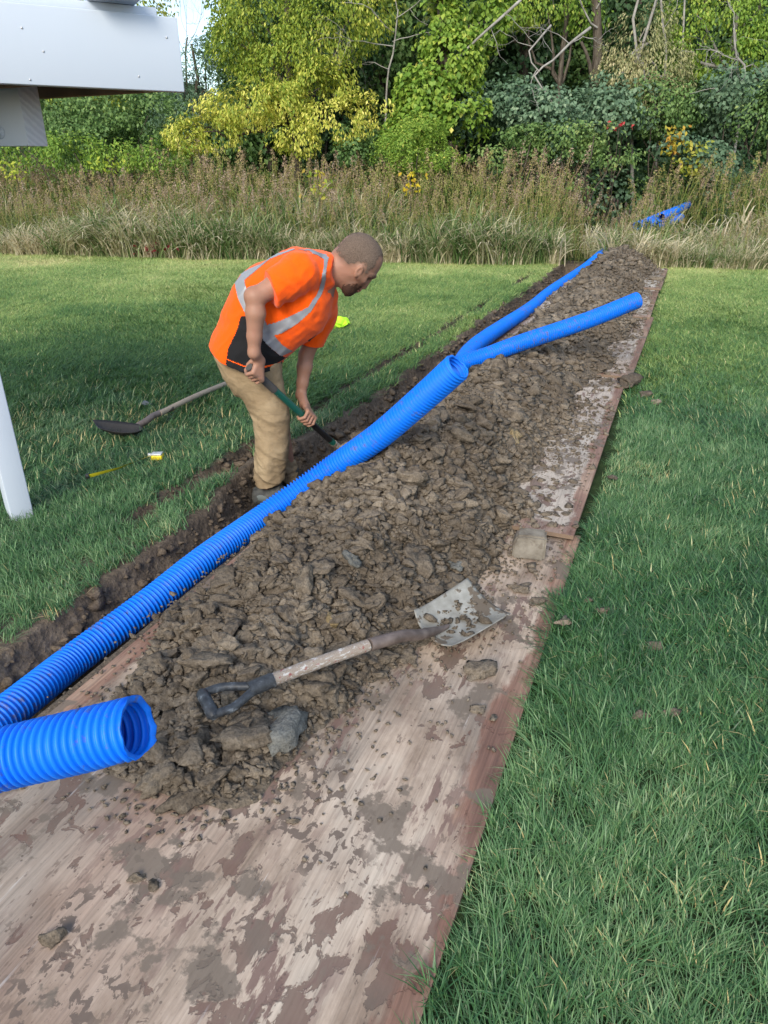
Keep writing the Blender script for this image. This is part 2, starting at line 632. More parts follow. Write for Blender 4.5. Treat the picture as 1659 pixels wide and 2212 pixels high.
    edge = t.math('MAXIMUM', t.math('MAXIMUM', rmp.outputs[0], rml.outputs[0]), t.math('MULTIPLY', rme.outputs[0], .8))
    ecol = t.ramp(t.noise(t.mapping(p, (1, .12, 1)), 14, 5), [(.3, (.115, .055, .040)), (.5, (.22, .115, .080)), (.66, (.36, .235, .165))])
    ecol = t.mix(1.0, ecol, t.ramp(grain, [(.3, .65), (.7, 1.2)]), 'MULTIPLY')
    base = t.mix(t.math('MULTIPLY', edge, .88), base, ecol)
    # clay smeared in the middle, where the heap was raked
    cl = t.noise(p, 6, 7, .62)
    mud = t.ramp(t.math('ADD', cl, t.math('MULTIPLY', t.noise(p, 1.6, 2), .35)), [(.735, 0.0), (.765, .85)])
    base = t.mix(mud, base, (.15, .118, .09))
    spk = t.ramp(t.vor(p, 46, out='Distance'), [(.10, 1.0), (.16, 0.0)])
    spm = t.math('MULTIPLY', spk, t.ramp(t.noise(p, 8, 2), [(.5, 0.0), (.6, .8)]))
    base = t.mix(spm, base, (.09, .065, .05))
    # lower plies in the cut edge
    ez = t.ramp(t.math('FRACT', t.math('MULTIPLY', xyz[2], 280.0)), [(.45, (.13, .085, .06)), (.55, (.27, .19, .13))])
    top = t.ramp(t.sep(t.n.new('ShaderNodeNewGeometry').outputs['Normal'])[2], [(.4, 0.0), (.6, 1.0)])
    base = t.mix(top, ez, base)
    rough = t.mix(m1, .62, .5)
    h = t.math('ADD', t.math('MULTIPLY', grain, .5), t.math('SUBTRACT', 1.0, m1))
    return t.fin(base, rough, t.bump(h, .6, .003), .35)

M_ply = ply_mat()
PLY_T = .018

def plywood(t0, t1, u0, rz, z, tilt, label, pale=0.0):
    Wd, n, m = 1.235, 12, 26
    L_ = t1 - t0
    bm = bmesh.new()
    gx, gy = np.linspace(0, Wd, n), np.linspace(0, L_, m)
    s_ = rng.integers(1, 99)
    top = [[bm.verts.new((a, b, PLY_T + .004 * float(vnoise(a * 1.4, b * 1.1, seed=s_)) + tilt * b)) for a in gx] for b in gy]
    bot = [[bm.verts.new((q.co.x, q.co.y, q.co.z - PLY_T)) for q in row] for row in top]
    for j in range(m - 1):
        for i in range(n - 1):
            bm.faces.new((top[j][i], top[j][i + 1], top[j + 1][i + 1], top[j + 1][i]))
            bm.faces.new((bot[j][i], bot[j + 1][i], bot[j + 1][i + 1], bot[j][i + 1]))
    for i in range(n - 1):
        bm.faces.new((bot[0][i], bot[0][i + 1], top[0][i + 1], top[0][i]))
        bm.faces.new((bot[-1][i + 1], bot[-1][i], top[-1][i], top[-1][i + 1]))
    for j in range(m - 1):
        bm.faces.new((bot[j + 1][0], bot[j][0], top[j][0], top[j + 1][0]))
        bm.faces.new((bot[j][-1], bot[j + 1][-1], top[j + 1][-1], top[j][-1]))
    me = bpy.data.meshes.new('plywood_sheet')
    bm.to_mesh(me)
    bm.free()
    me.materials.append(M_ply)
    x, y = ut2xy(u0, t0)
    o = link('plywood_sheet', me, None, (float(x), float(y), z), (0, 0, -HA + rz))
    o.color = (pale, 0, 0, 1)
    tag(o, label, 'plywood', 'plywood sheets laid end to end beside the trench')
    return o

plywood(-1.32, 1.32, -1.24, 0, .004, 0, 'nearest plywood sheet, bare pinkish face with peeling patches, under the loose shovel')
plywood(1.235, 3.95, -1.262, R(.4), .034, -.004, 'plywood sheet lapping over the nearest one, grey block standing at its end', 0.4)
plywood(3.86, 6.35, -1.245, R(-.3), .043, -.003, 'plywood sheet with orange stained corner, third along the lawn edge', 0.3)
plywood(6.2, 8.25, -1.26, R(.3), .055, -.003, 'plywood sheet beneath the free end of the ribbed pipe laid over the heap', .45)
plywood(8.12, 10.25, -1.25, 0, .070, -.004, 'farthest pale plywood sheet, with a lone clod on its corner by the weeds', 0.8)

def board_top(t):
    t = np.asarray(t, float)
    return np.select([t < 1.235, t < 3.86, t < 6.2, t < 8.12, t < 10.25], [.024, .047, .060, .072, .086], .0)

# ================================================================== SOIL HEAP
def heap_h(u, t):
    u, t = np.broadcast_arrays(np.asarray(u, float), np.asarray(t, float))
    H_ = .27 * np.clip((t + .46) / 1.5, 0, 1) ** .75 * np.clip((12.0 - t) / 1.0, 0, 1) ** .6
    H_ = H_ * (1 + .16 * vnoise(t * .8, 4.4, seed=41)) * (1 - .30 * np.clip((t - 1.7) / 1.2, 0, 1) + .15 * np.clip((t - 8) / 1, 0, 1)) * (1 + .15 * np.exp(-((t - 9.8) / 1.2) ** 2))
    c = -.78 + .05 * vnoise(t * .6, 1.1, seed=42)
    wl_ = .47 + .05 * vnoise(t * 1.6, 7.7, seed=43)
    wr_ = .47 + .13 * vnoise(t * 1.5, 5.5, seed=44) + .06 * vnoise(t * 5, 3.5, seed=45)
    far_ = np.clip((t - 3.6) / .8, 0, 1) * np.clip((11.8 - t) / .8, 0, 1)
    c = c + .07 * far_
    wl_ = wl_ - .10 * far_
    near = np.clip((.55 - t) / .9, 0, 1)
    wl_ = wl_ - .22 * near
    wr_ = wr_ - .08 * near
    d = np.where(u < c, (c - u) / wl_, (u - c) / wr_)
    n = fbm(u * 5, t * 5, oct=3, seed=51)
    d = d + .20 * n
    prof = np.clip(1 - np.clip(d, 0, None) ** 1.45, 0, 1)
    h = H_ * prof
    lump = .055 * fbm(u * 7, t * 7, oct=2, seed=55) + .042 * fbm(u * 20, t * 20, oct=3, seed=57)
    return h + lump * np.clip(h / .05, 0, 1), h

def heap_grid(t0, t1, st):
    return np.arange(-1.32, .07, st), np.arange(t0, t1 + 1e-6, st)
M_ochre = soil_mat('ochre_clay', (.16, .115, .055), (.27, .20, .105), (.40, .32, .20))
M_blueclay = soil_mat('blue_clay', (.085, .083, .075), (.150, .150, .138), (.235, .23, .205))
hv, hf, ho = [], [], 0
for (t0, t1, st) in ((-.55, 3.0, .0125), (3.0, 12.0, .03)):
    gu, gt = heap_grid(t0, t1, st)
    Ug, Tg = np.meshgrid(gu, gt)
    h, h0 = heap_h(Ug, Tg)
    v, f = sheet(gu, gt)
    zz = (board_top(Tg) - .002 + h - np.where(h0 < .004, .03, 0)).ravel()
    zz = np.where((Ug.ravel() < -1.25), np.minimum(zz, .02), zz)
    v[:, 2] = zz
    keep = (h0.ravel()[f] > .0035).any(1)
    hv.append(v)
    hf.append(f[keep] + ho)
    ho += len(v)
hv, hf = np.vstack(hv), np.vstack(hf)
used, inv = np.unique(hf, return_inverse=True)
heap = link('soil_heap', mesh_np('soil_heap', hv[used], inv.reshape(hf.shape), M_soil, False, dict(tint=('FLOAT', np.clip(.3 * fbm(hv[used][:, 0] * 6, hv[used][:, 1] * 6, oct=3, seed=3), 0, 1).astype(np.float32)))))
tag(heap, 'long heap of dug brown clay spread over the plywood sheets', 'soil heap')

def clod_verts(sub, seed, flat):
    bm = bmesh.new()
    bmesh.ops.create_icosphere(bm, subdivisions=sub, radius=1)
    v = np.array([q.co for q in bm.verts])
    f = np.array([[q.index for q in p.verts] for p in bm.faces])
    bm.free()
    r_ = np.random.default_rng(seed)
    for _ in range(6):                       # broken faces
        n = r_.normal(size=3)
        n /= np.linalg.norm(n)
        k = r_.uniform(.35, .75)
        e = v @ n - k
        v = v - np.clip(e, 0, None)[:, None] * n
    d = v / np.linalg.norm(v, axis=1, keepdims=True)
    a = seed * 1.7
    disp = .34 * vnoise(v[:, 0] * 1.9 + a, v[:, 1] * 1.9, v[:, 2] * 1.9, seed)
    if sub > 1:
        disp = disp - .30 * np.abs(vnoise(v[:, 0] * 3.6 + a, v[:, 1] * 3.6, v[:, 2] * 4.6, seed + 1)) + .15 * vnoise(v[:, 0] * 8 + a, v[:, 1] * 8, v[:, 2] * 8, seed + 2)
        disp = disp + .075 * vnoise(v[:, 0] * 15 + a, v[:, 1] * 15, v[:, 2] * 15, seed + 3) + .06
    v = v + d * disp[:, None]
    if sub == 1:
        v = v + r_.normal(0, .13, v.shape)
    v = v * np.array([r_.uniform(.95, 1.35), r_.uniform(.75, 1.1), flat]) * 1.15
    return v, f
CL1 = [clod_verts(3, 100 + i, (.42, .55, .62, .72, .5, .36, .66, .48, .58, .4)[i]) for i in range(10)]
CL0 = [clod_verts(1, 200 + i, (.45, .6, .75, .5, .7, .55)[i]) for i in range(6)]
M_CL = [mesh_np('clod', v, f, M_soil, False) for v, f in CL1]
CL2 = [clod_verts(2, 300 + i, (.5, .65, .55, .75, .6, .45, .7, .5)[i]) for i in range(8)]

N_ = 52000
ct = np.concatenate([rng.uniform(-.6, 3.2, int(N_ * .62)), rng.uniform(3.0, 11.7, N_ - int(N_ * .62))])
cu = rng.uniform(-1.3, .02, N_)
hh, h0 = heap_h(cu, ct)
dens = np.where(h0 > .01, 1.0, 0.0)
edge_d = np.zeros(N_)
for du in (.04, .08, .14, .22, .32):          # crumbs that rolled off the toe
    _, a = heap_h(cu - du, ct)
    _, b = heap_h(cu + du, ct)
    _, c2 = heap_h(cu, ct + du)
    near_ = (np.maximum(np.maximum(a, b), c2) > .012)
    edge_d = np.maximum(edge_d, near_ * np.where(ct > .9, .80 * math.exp(-du * 5.0), .62 * math.exp(-du * 9.0)))
dens = np.maximum(dens, edge_d)
dens = np.maximum(dens, .05 * (ct > 1.2) * (cu > -.5) + .014)
dens = np.where((cu > -.035) & (h0 < .004), 0, dens)
ok = rng.uniform(size=N_) < dens
cu, ct, hh, h0 = cu[ok], ct[ok], hh[ok], h0[ok]
sz = np.exp(rng.normal(math.log(.0085), .62, len(cu)))
sz = np.where(ct > 3, sz * 1.5, sz)
sz = np.clip(sz, .0025, np.where(h0 > .03, .058, np.where(h0 > .008, .024, np.where(rng.uniform(size=len(cu)) < np.where(ct > .9, .30, .04), np.where(ct > .9, .022, .012), .0055))))
big = (rng.uniform(size=len(cu)) < .12) & (h0 > .015)
sz = np.where(big, rng.uniform(.009, .024, len(cu)) * np.where(rng.uniform(size=len(cu)) < .13, 1.75, 1), sz)
cx, cy = ut2xy(cu, ct)
cz = board_top(ct) + np.where(h0 > .0035, hh, 0) + sz * .25
app = sz / np.hypot(cx, cy)
order = np.argsort(-app)
ind = order[:286]
rest = order[286:]
proto_clod = None
for k, i in enumerate(ind):
    o = link('clod', M_CL[int(rng.integers(0, 10))], heap, (float(cx[i]), float(cy[i]), float(cz[i])),
             tuple(rng.normal(0, .35, 2)) + (rng.uniform(0, 6.28),))
    s = float(sz[i]) * .88
    o.scale = (s * rng.uniform(.9, 1.35), s * rng.uniform(.8, 1.1), s * rng.uniform(.8, 1.2))

def joined_clods(name, xs, ys, zs, ss, parent, mat, shapes=CL0, tintscale=.5):
    V, F, Tn, n = [], [], [], 0
    k_ = rng.integers(0, len(shapes), len(xs))
    for k, (v, f) in enumerate(shapes):
        m = np.where(k_ == k)[0]
        if not len(m): continue
        a, b = rng.uniform(0, 6.28, len(m)), rng.normal(0, .5, len(m))
        ca, sa, cb, sb = np.cos(a), np.sin(a), np.cos(b), np.sin(b)
        vv = v[None] * (ss[m][:, None, None] * rng.uniform(.75, 1.3, (len(m), 1, 3)))
        y2 = vv[..., 1] * cb[:, None] - vv[..., 2] * sb[:, None]
        z2 = vv[..., 1] * sb[:, None] + vv[..., 2] * cb[:, None]
        x3 = vv[..., 0] * ca[:, None] - y2 * sa[:, None]
        y3 = vv[..., 0] * sa[:, None] + y2 * ca[:, None]
        V.append(np.stack([x3 + xs[m][:, None], y3 + ys[m][:, None], z2 + zs[m][:, None]], -1).reshape(-1, 3))
        F.append((f[None] + (np.arange(len(m)) * len(v))[:, None, None]).reshape(-1, 3) + n)
        Tn.append(np.repeat(np.clip(rng.normal(.1, .35, len(m)), -.4, 1.2) * tintscale, len(v)))
        n += len(m) * len(v)
    o = link(name, mesh_np(name, np.vstack(V), np.vstack(F), mat, False, dict(tint=('FLOAT', np.concatenate(Tn).astype(np.float32)))), parent)
    o['kind'] = 'stuff'
    return o
nr = rest[:1500]
joined_clods('small_clods', cx[nr], cy[nr], cz[nr], sz[nr], heap, M_soil, CL2, .9)
rest = rest[1500:]
joined_clods('loose_soil', cx[rest], cy[rest], cz[rest], sz[rest], heap, M_soil, CL0, .8)

for (px, py, sx, shp, tn, lb) in ((655, 1258, .052, 3, 0, 'big pale grey brown clod above the shovel shaft'), (716, 1338, .030, 1, 1, 'ochre yellow stone just above the shovel shaft'),
                                 (600, 1560, .070, 7, 2, 'largest blue grey clod under the D grip'), (690, 1482, .046, 4, 0, 'tan clod right under the wooden shaft'), (880, 1418, .040, 0, 0, None), (760, 1205, .034, 8, 2, None),
                                 (985, 1218, .038, 9, 2, 'blue grey clod near the plywood lap'), (1105, 945, .050, 2, 1, None), (700, 1080, .05, 6, 0, None), (610, 1118, .036, 5, 0, None), (470, 1440, .034, 1, 0, None), (385, 1360, .03, 4, 0, None)):
    zz = .1
    for _ in range(6):
        q = at_z(px, py, zz)
        uu, tt = xy2ut(q[0], q[1])
        zz = float(board_top(tt)) + max(0, float(heap_h(uu, tt)[0])) + sx * .2
    o = link('clod', mesh_np('clod', *CL1[shp], [M_soil, M_ochre, M_blueclay][tn], False), heap, q, (rng.normal(0, .3), rng.normal(0, .3), rng.uniform(0, 6)))
    o.scale = (sx, sx * .85, sx * 1.05)
    if lb: o['label'] = lb

# crumbs along the trench and the torn turf beside it
n = 5200
ct2 = rng.uniform(-.8, 10.8, n)
sel = rng.uniform(size=n)
cu2 = np.where(sel < .35, trench_left(ct2) + rng.normal(.05, .05, n), np.where(sel < .6, rng.uniform(-1.6, -1.28, n), -1.86 + rng.normal(0, .05, n)))
fr = furrow(cu2, ct2)
ok = (fr > .05) | (cu2 > trench_left(ct2))
cu2, ct2 = cu2[ok], ct2[ok]
x2, y2 = ut2xy(cu2, ct2)
s2 = np.clip(np.exp(rng.normal(math.log(.012), .5, len(cu2))), .004, .035)
tc_ = joined_clods('trench_crumbs', x2, y2, ground_z(cu2, ct2) + s2 * .2, s2, tr, M_trench)

def lone_clod(px, py, s, shape, label, cat='clod', z=0.0, mat=None, group=None, flat=1.0, name='soil_clod', rz=0.0, lift=.25):
    x, y, _ = at_z(px, py, z)
    me = M_CL[shape] if mat is None else mesh_np(name, *CL1[shape], mat, False)
    o = link(name, me, None, (x, y, z + s * lift), (.1, -.08, rz))
    o.scale = (s * 1.15, s, s * flat)
    tag(o, label, cat, group)
    return o
zb = .024
lone_clod(402, 1722, .050, 5, 'flat grey brown clod on bare plywood at the near toe of the heap', z=zb, flat=.8, rz=1.0)
lone_clod(112, 2034, .020, 3, 'small round clod alone at the left of the nearest plywood sheet', z=zb, rz=.4)
lone_clod(296, 1898, .014, 6, 'crumbly little clod in the middle of the stained plywood', z=zb)
lone_clod(330, 1916, .012, 8, 'smaller crumb of clay just beside the crumbly little clod', z=zb, rz=2)
lone_clod(632, 1773, .009, 2, 'dark crumb on the plywood below the heap, halfway across', z=zb)
lone_clod(1032, 1455, .038, 0, 'upright flaky clod on plywood below the shovel blade', z=zb, rz=.9, flat=1.3)
lone_clod(1125, 1272, .034, 5, 'flat clod on plywood between the shovel blade and grey block', z=zb, flat=.9)
lone_clod(1158, 1302, .020, 7, 'thin clod near the red plywood edge, right of the shovel blade', z=zb, flat=.8)
lone_clod(1037, 1532, .016, 4, 'clod on bare plywood, largest of three below the shovel blade', z=zb)
lone_clod(1064, 1552, 0.011, 8, 'clod on bare plywood, close to the lawn edge below the blade', z=zb, rz=1)
lone_clod(1412, 604, .085, 0, 'grey clod alone on the corner of the farthest plywood sheet', z=.086, flat=.8)
lone_clod(1360, 828, .065, 7, 'clod tipping off the plywood edge by the orange stained corner', z=.055, rz=.5)
LG = 'clods fallen on the lawn right of the plywood'
lone_clod(1217, 1343, 0.023, 5, 'pale tan clod in the grass right beside the plywood edge', z=.045, rz=.6, lift=.2)
lone_clod(1300, 1320, 0.017, 1, 'brown clod in the grass beside the pale tan clod', z=.045)
lone_clod(1272, 1296, 0.017, 9, 'flat dark clod in the grass nearest the yellowed turf patch', z=.040)
lone_clod(1418, 1395, 0.019, 4, 'pinkish clod sunk in the lawn well away from the plywood', z=.035)
lone_clod(1385, 1548, 0.020, 6, 'grey clod sunk deep in the lawn among dark grass', z=.030)
lone_clod(1445, 1538, 0.017, 2, 'brown clod sunk in the lawn right of the deep grey clod', z=.030)
lone_clod(1390, 855, 0.035, 7, 'clod on the lawn by the tipping clod, far along the plywood', z=.03)
lone_clod(1416, 872, 0.027, 3, 'small clod on the lawn, farthest from the plywood edge', z=.03)
lone_clod(1320, 1032, 0.020, 8, 'pale clod on the lawn halfway along the second plywood sheet', z=.03)
t = NT('grey_stone')
c = t.ramp(t.noise(t.coord(), 9, 4), [(.35, (.10, .115, .12)), (.65, (.22, .24, .25))])
M_stone = t.fin(c, .6, t.bump(t.noise(t.coord(), 12, 4), .4, .02))
lone_clod(316, 874, 0.028, 6, 'bluish grey stone lying on the lawn behind the fallen shovel blade', 'stone', z=.03, mat=M_stone, name='stone')

# ================================================================== concrete block
t = NT('concrete_block')
p = t.coord()
c = t.ramp(t.noise(p, 12, 5), [(.35, (.12, .10, .08)), (.5, (.20, .175, .14)), (.68, (.29, .26, .215))])
c = t.mix(t.ramp(t.noise(p, 30, 4), [(.56, 0.0), (.68, .6)]), c, (.11, .085, .065))
M_conc = t.fin(c, .9, t.bump(t.noise(p, 70, 5, .7), .6, .006), .2)
gx, gy, _ = at_z(1140, 1197, .024)
bm = bmesh.new()
bmesh.ops.create_cube(bm, size=1)
bmesh.ops.scale(bm, vec=(.125, .075, .105), verts=bm.verts)
bmesh.ops.bevel(bm, geom=bm.edges, offset=.008, segments=2, affect='EDGES')
bmesh.ops.subdivide_edges(bm, edges=bm.edges, cuts=2, use_grid_fill=True)
for q in bm.verts:
    nn = [float(vnoise(q.co.x * 30, q.co.y * 30, q.co.z * 30, seed=s)) for s in (1, 2, 3)]
    q.co += Vector(nn) * .003
    if q.co.x < -.045 and q.co.z > .02:
        q.co.x += .010
        q.co.z -= .006
me = bpy.data.meshes.new('concrete_block')
bm.to_mesh(me)
bm.free()
me.materials.append(M_conc)
blk = link('concrete_block', me, None, (gx, gy - .01, .024 + .052), (0, 0, R(-14)))
tag(blk, 'chipped grey concrete block standing at the lap of two plywood sheets', 'block')

# ================================================================== BLUE PIPES
def pipe_mat():
    t = NT('blue_plastic')
    p = t.coord()
    c = t.mix(t.ramp(t.noise(p, 7, 4), [(.4, 0.0), (.7, .35)]), (.000, .168, .80), (.000, .130, .66))
    dirt = t.ramp(t.math('ADD', t.noise(p, 38, 5, .65), t.math('MULTIPLY', t.noise(p, 4, 2), .45)), [(.80, 0.0), (.92, .7)])
    c = t.mix(dirt, c, (.12, .10, .085))
    r_ = t.ramp(t.noise(p, 22, 4), [(.3, .44), (.7, .60)])
    return t.fin(c, r_, t.bump(t.noise(p, 120, 3), .08, .002), .36)
M_pipe = pipe_mat()
PR = .0575

def drain_pipe(pts, label, group='blue drain pipe lengths', rib=.0160, amp=.0050, open_start=False, open_end=True, ragged=.004, per=6, n=30, squash=None, r=PR):
    ph = 2 * math.pi / per
    c = spline(pts, rib / per)
    N1, N2, T = frames(c)
    m = len(c)
    k = np.arange(m)
    wv = np.sin(k * ph)
    rad = r - amp + amp * np.clip(wv * 2.2, -1, 1)
    a = np.arange(n) / n * 2 * math.pi
    def rings(rad, cc=c, idx=slice(None)):
        e = np.cos(a)[None, :, None] * N1[idx][:, None] + np.sin(a)[None, :, None] * N2[idx][:, None]
        return (e * np.asarray(rad)[:, None, None] + cc[idx][:, None])
    out = rings(rad)
    V = [out]
    if open_end:
        q = min(m, int(.55 / (rib / per)))
        sl_ = np.arange(m - 1, m - 1 - q, -1)
        V.append(rings(rad[sl_] - .0028, c, sl_))
    if open_start:
        q = min(m, int(.3 / (rib / per)))
        V.insert(0, rings(rad[np.arange(q, -1, -1)] - .0035, c, np.arange(q, -1, -1)))
    V = np.concatenate(V, 0)
    if ragged and open_end:
        e0 = m + (len(V) - m if open_start and not open_end else 0)
        jag = ragged * (vnoise(np.cos(a) * 2.2, np.sin(a) * 2.2, 1.3, seed=9) * 1.2 + .6 * vnoise(np.cos(a) * 7, np.sin(a) * 7, 2, seed=4))
        base = len(V) - (q if open_end else 0)
        for kk in range(-5, 6):
            if 0 <= base + kk < len(V):
                V[base + kk] += T[-1][None] * jag[:, None] * (1 - abs(kk) / 6)
    if squash is not None:                    # dented free end
        base = len(V) - q
        dirv = np.array(squash[0], float)
        dirv /= np.linalg.norm(dirv)
        for kk in range(len(V)):
            dist = abs(kk - base) * rib / per
            w = math.exp(-(dist / .06) ** 2)
            if w > .01:
                rel = V[kk] - c[-1]
                e = np.clip(rel @ dirv - squash[1] * r, 0, None)
                V[kk] -= (e * w)[:, None] * dirv * .9
    M_ = len(V)
    i = np.arange(M_ - 1)[:, None] * n
    j = np.arange(n)[None]
    j2 = (j + 1) % n
    f = np.stack([i + j, i + j2, i + n + j2, i + n + j], -1).reshape(-1, 4)
    o = link('drain_pipe', mesh_np('drain_pipe', V.reshape(-1, 3), f, M_pipe, True))
    tag(o, label, 'pipe', group)
    return o

pa = [np.array(at_d(*q)) for q in ((58, 1506, 2.20), (173, 1415, 2.42), (329, 1298, 2.64), (438, 1211, 2.82), (570, 1117, 3.07), (701, 1024, 3.13), (813, 946, 3.01), (906, 867, 2.87), (990, 791, 2.72))]
pipe_a = [pa[0] + (pa[0] - pa[1]) * 4, pa[0] + (pa[0] - pa[1]) * 2] + pa
drain_pipe(pipe_a, 'long ribbed blue pipe in front of the man, open end raised over the heap')
b = [at_d(985, 788, 4.72), at_d(1046, 770, 4.76), at_d(1124, 741, 4.82), at_d(1269, 692, 4.92), at_d(1378, 648, 5.0)]
drain_pipe(b, 'straight ribbed blue pipe lying across the heap behind the raised open end', open_end=False, open_start=False)
cpts = [at_d(988, 795, 4.9), at_d(1035, 740, 5.7), at_d(1143, 667, 7.4), at_d(1192, 627, 8.7), at_d(1264, 578, 10.3), at_d(1312, 537, 11.4), at_d(1345, 515, 12.3)]
drain_pipe(cpts, 'far blue pipe running along the trench up into the tall weeds', rib=.024, per=4, amp=.003, n=20, open_end=False, r=.064)
g0 = [at_d(-420, 1790, 1.16), at_d(-220, 1706, 1.25), at_d(0, 1641, 1.29), at_d(150, 1606, 1.275), at_d(299, 1572, 1.25)]
drain_pipe(g0, 'short wide blue pipe end poking in at the left over the nearest plywood', amp=.0046, ragged=.004, squash=((.25, -.35, -1), .78), n=40, per=8)
for (p0, p1, d0, d1, lb) in (((1376, 488), (1478, 447), 12.4, 14.2, 'blue pipe in the weeds, uppermost of the stacked lengths'),
                             ((1398, 487), (1462, 462), 12.5, 13.9, 'blue pipe in the weeds, tucked under the uppermost length'),
                             ((1415, 489), (1470, 470), 12.7, 13.7, 'blue pipe in the weeds, lowest of the stacked lengths'),
                             ((1428, 470), (1486, 443), 12.6, 14.4, 'blue pipe in the weeds whose ribbed cut end faces the man')):
    q0, q1 = np.array(at_d(*p0, d0)), np.array(at_d(*p1, d1))
    drain_pipe([q0, q0 * .5 + q1 * .5, q1], lb, group='blue pipe lengths lying in the weeds', open_start=True, open_end=False, n=18, r=.075, rib=.03, per=4)
# ================================================================== TOOLS
def simple(name, col, rough=.6, metal=0.0, spec=.5, nscale=20, var=.25, bump=.2, bd=.002, stretch=(1, 1, 1)):
    t = NT(name)
    p = t.mapping(t.coord(), stretch)
    n = t.noise(p, nscale, 5, .6)
    c = t.mix(n, tuple(k * (1 - var) for k in col), tuple(min(1, k * (1 + var)) for k in col))
    return t.fin(c, rough, t.bump(n, bump, bd), spec, metal)

t = NT('weathered_wood')
p = t.coord('Generated')
g = t.noise(t.mapping(p, (2, 60, 60)), 2.0, 5, .6)
c = t.ramp(g, [(.3, (.16, .125, .10)), (.5, (.30, .245, .20)), (.7, (.40, .34, .29))])
pw = t.ramp(t.noise(t.mapping(p, (9, 6, 6)), 1.6, 6, .65), [(.54, 0.0), (.60, .8)])
c = t.mix(pw, c, (.55, .54, .52))
pr = t.ramp(t.noise(t.mapping(p, (14, 4, 4), loc=(4, 2, 1)), 1.3, 5, .6), [(.60, 0.0), (.66, .9)])
c = t.mix(pr, c, (.22, .035, .04))
M_wood = t.fin(c, .75, t.bump(g, .5, .002), .3)
M_wood_plain = simple('old_wood', (.38, .30, .22), .75, nscale=14, var=.35)
t = NT('worn_steel')
p = t.coord()
n1 = t.noise(p, 16, 6, .62)
c = t.ramp(n1, [(.35, (.21, .197, .168)), (.55, (.30, .285, .247)), (.7, (.38, .365, .325))])
mud = t.ramp(t.math('ADD', t.noise(t.mapping(p, loc=(.3, .7, .1)), 11, 6, .6), t.math('MULTIPLY', t.noise(p, 3.5, 2), .5)), [(.80, 0.0), (.83, 1.0)])
c = t.mix(mud, c, (.125, .098, .072))
M_steel = t.fin(c, t.mix(mud, .48, .95), t.bump(t.math('ADD', mud, t.math('MULTIPLY', n1, .2)), .5, .004), .4, t.mix(mud, .12, 0.0))
t = NT('brown_socket')
n1 = t.noise(t.coord(), 18, 5)
M_sock = t.fin(t.ramp(n1, [(.35, (.10, .075, .065)), (.65, (.21, .165, .145))]), .5, t.bump(n1, .3, .003), .4, .3)
t = NT('black_grip')
n1 = t.noise(t.coord(), 40, 6, .65)
M_grip = t.fin(t.ramp(n1, [(.4, (.020, .022, .026)), (.58, (.05, .056, .064)), (.70, (.20, .22, .24))]), .48, t.bump(n1, .25, .002), .5)

def V3(a): return np.array(a, float)

sh = empty('scoop_shovel', at_z(700, 1430, .12))
tag(sh, 'short square scoop shovel with black D grip lying on the heap', 'shovel')
INV = -V3(sh.location)
gA, gB = V3(at_z(436, 1496, .165)) + INV, V3(at_z(462, 1546, .15)) + INV
f0 = V3(at_z(545, 1487, .165)) + INV
f1 = V3(at_z(590, 1468, .168)) + INV
s1 = V3(at_z(795, 1394, .155)) + INV
k1 = V3(at_z(868, 1374, .140)) + INV
k2 = V3(at_z(905, 1371, .120)) + INV
k3 = V3(at_z(950, 1360, .082)) + INV
mb = MB()
ax = (gB - gA) / np.linalg.norm(gB - gA)
mb.tube([gA - ax * .006, gA + ax * .004, gA * .5 + gB * .5, gB - ax * .004, gB + ax * .006], [.010, .0175, .0165, .0175, .010], 14)
for q, sgn in ((gA, -1), (gB, 1)):
    m1 = q * .55 + f0 * .45 + ax * sgn * .014
    mb.tube(spline([q + ax * sgn * -.004, m1, f0 + ax * sgn * .008, f0 * .6 + f1 * .4], .012), [.0125] * 3 + [.011] * 60 if False else .0118, 10)
mb.tube(spline([f0 * 1.15 - f1 * .15, f0, f1], .01), .0205, 16)
mb.build('grip', M_grip, sh, True)
MB().tube(spline([f1 * .98 + f0 * .02, f1 * .5 + s1 * .5 + V3((0, 0, .002)), s1], .03), .0178, 16).build('shaft', M_wood, sh, True)
qs = spline([s1 * 1.02 - f1 * .02, k1, k2, k3, V3(at_z(968, 1352, .075)) + INV], .012)
MB().tube(qs, np.interp(np.linspace(0, 1, len(qs)), [0, .45, .75, 1], [.0195, .0185, .015, .007]), 16).build('socket', M_sock, sh, True)
BL, BR = V3(at_z(884, 1338, .086)) + INV, V3(at_z(962, 1417, .060)) + INV
TL, TR = V3(at_z(1011, 1254, .105)) + INV, V3(at_z(1104, 1331, .058)) + INV
nx, ny = 25, 29
S, Q = np.meshgrid(np.linspace(0, 1, nx), np.linspace(0, 1, ny))
P0 = (BL[None, None] * ((1 - S) * (1 - Q))[..., None] + BR[None, None] * (S * (1 - Q))[..., None] + TL[None, None] * ((1 - S) * Q)[..., None] + TR[None, None] * (S * Q)[..., None])
nrm = np.cross(TR - BL, TL - BR)
nrm = nrm / np.linalg.norm(nrm) * np.sign(nrm[2] / np.linalg.norm(nrm))
dish = .016 * (np.abs(S * 2 - 1) ** 3) - .012 * np.sin(np.pi * S) + .018 * (1 - Q) ** 5
ridge = .018 * np.exp(-((S - .5) / .10) ** 2) * np.clip(1 - Q / .40, 0, 1)
P0 = P0 + nrm[None, None] * (dish + ridge)[..., None]
along = (TL + TR - BL - BR) / 2
P0 = P0 + along[None, None] * (.05 * np.clip(1 - Q * 4, 0, 1) * (np.abs(S * 2 - 1) ** 2) - .02 * (np.abs(S * 2 - 1) ** 4) * np.clip(Q * 4 - 3, 0, 1))[..., None]
top = P0.reshape(-1, 3)
bot = top - nrm * .0025
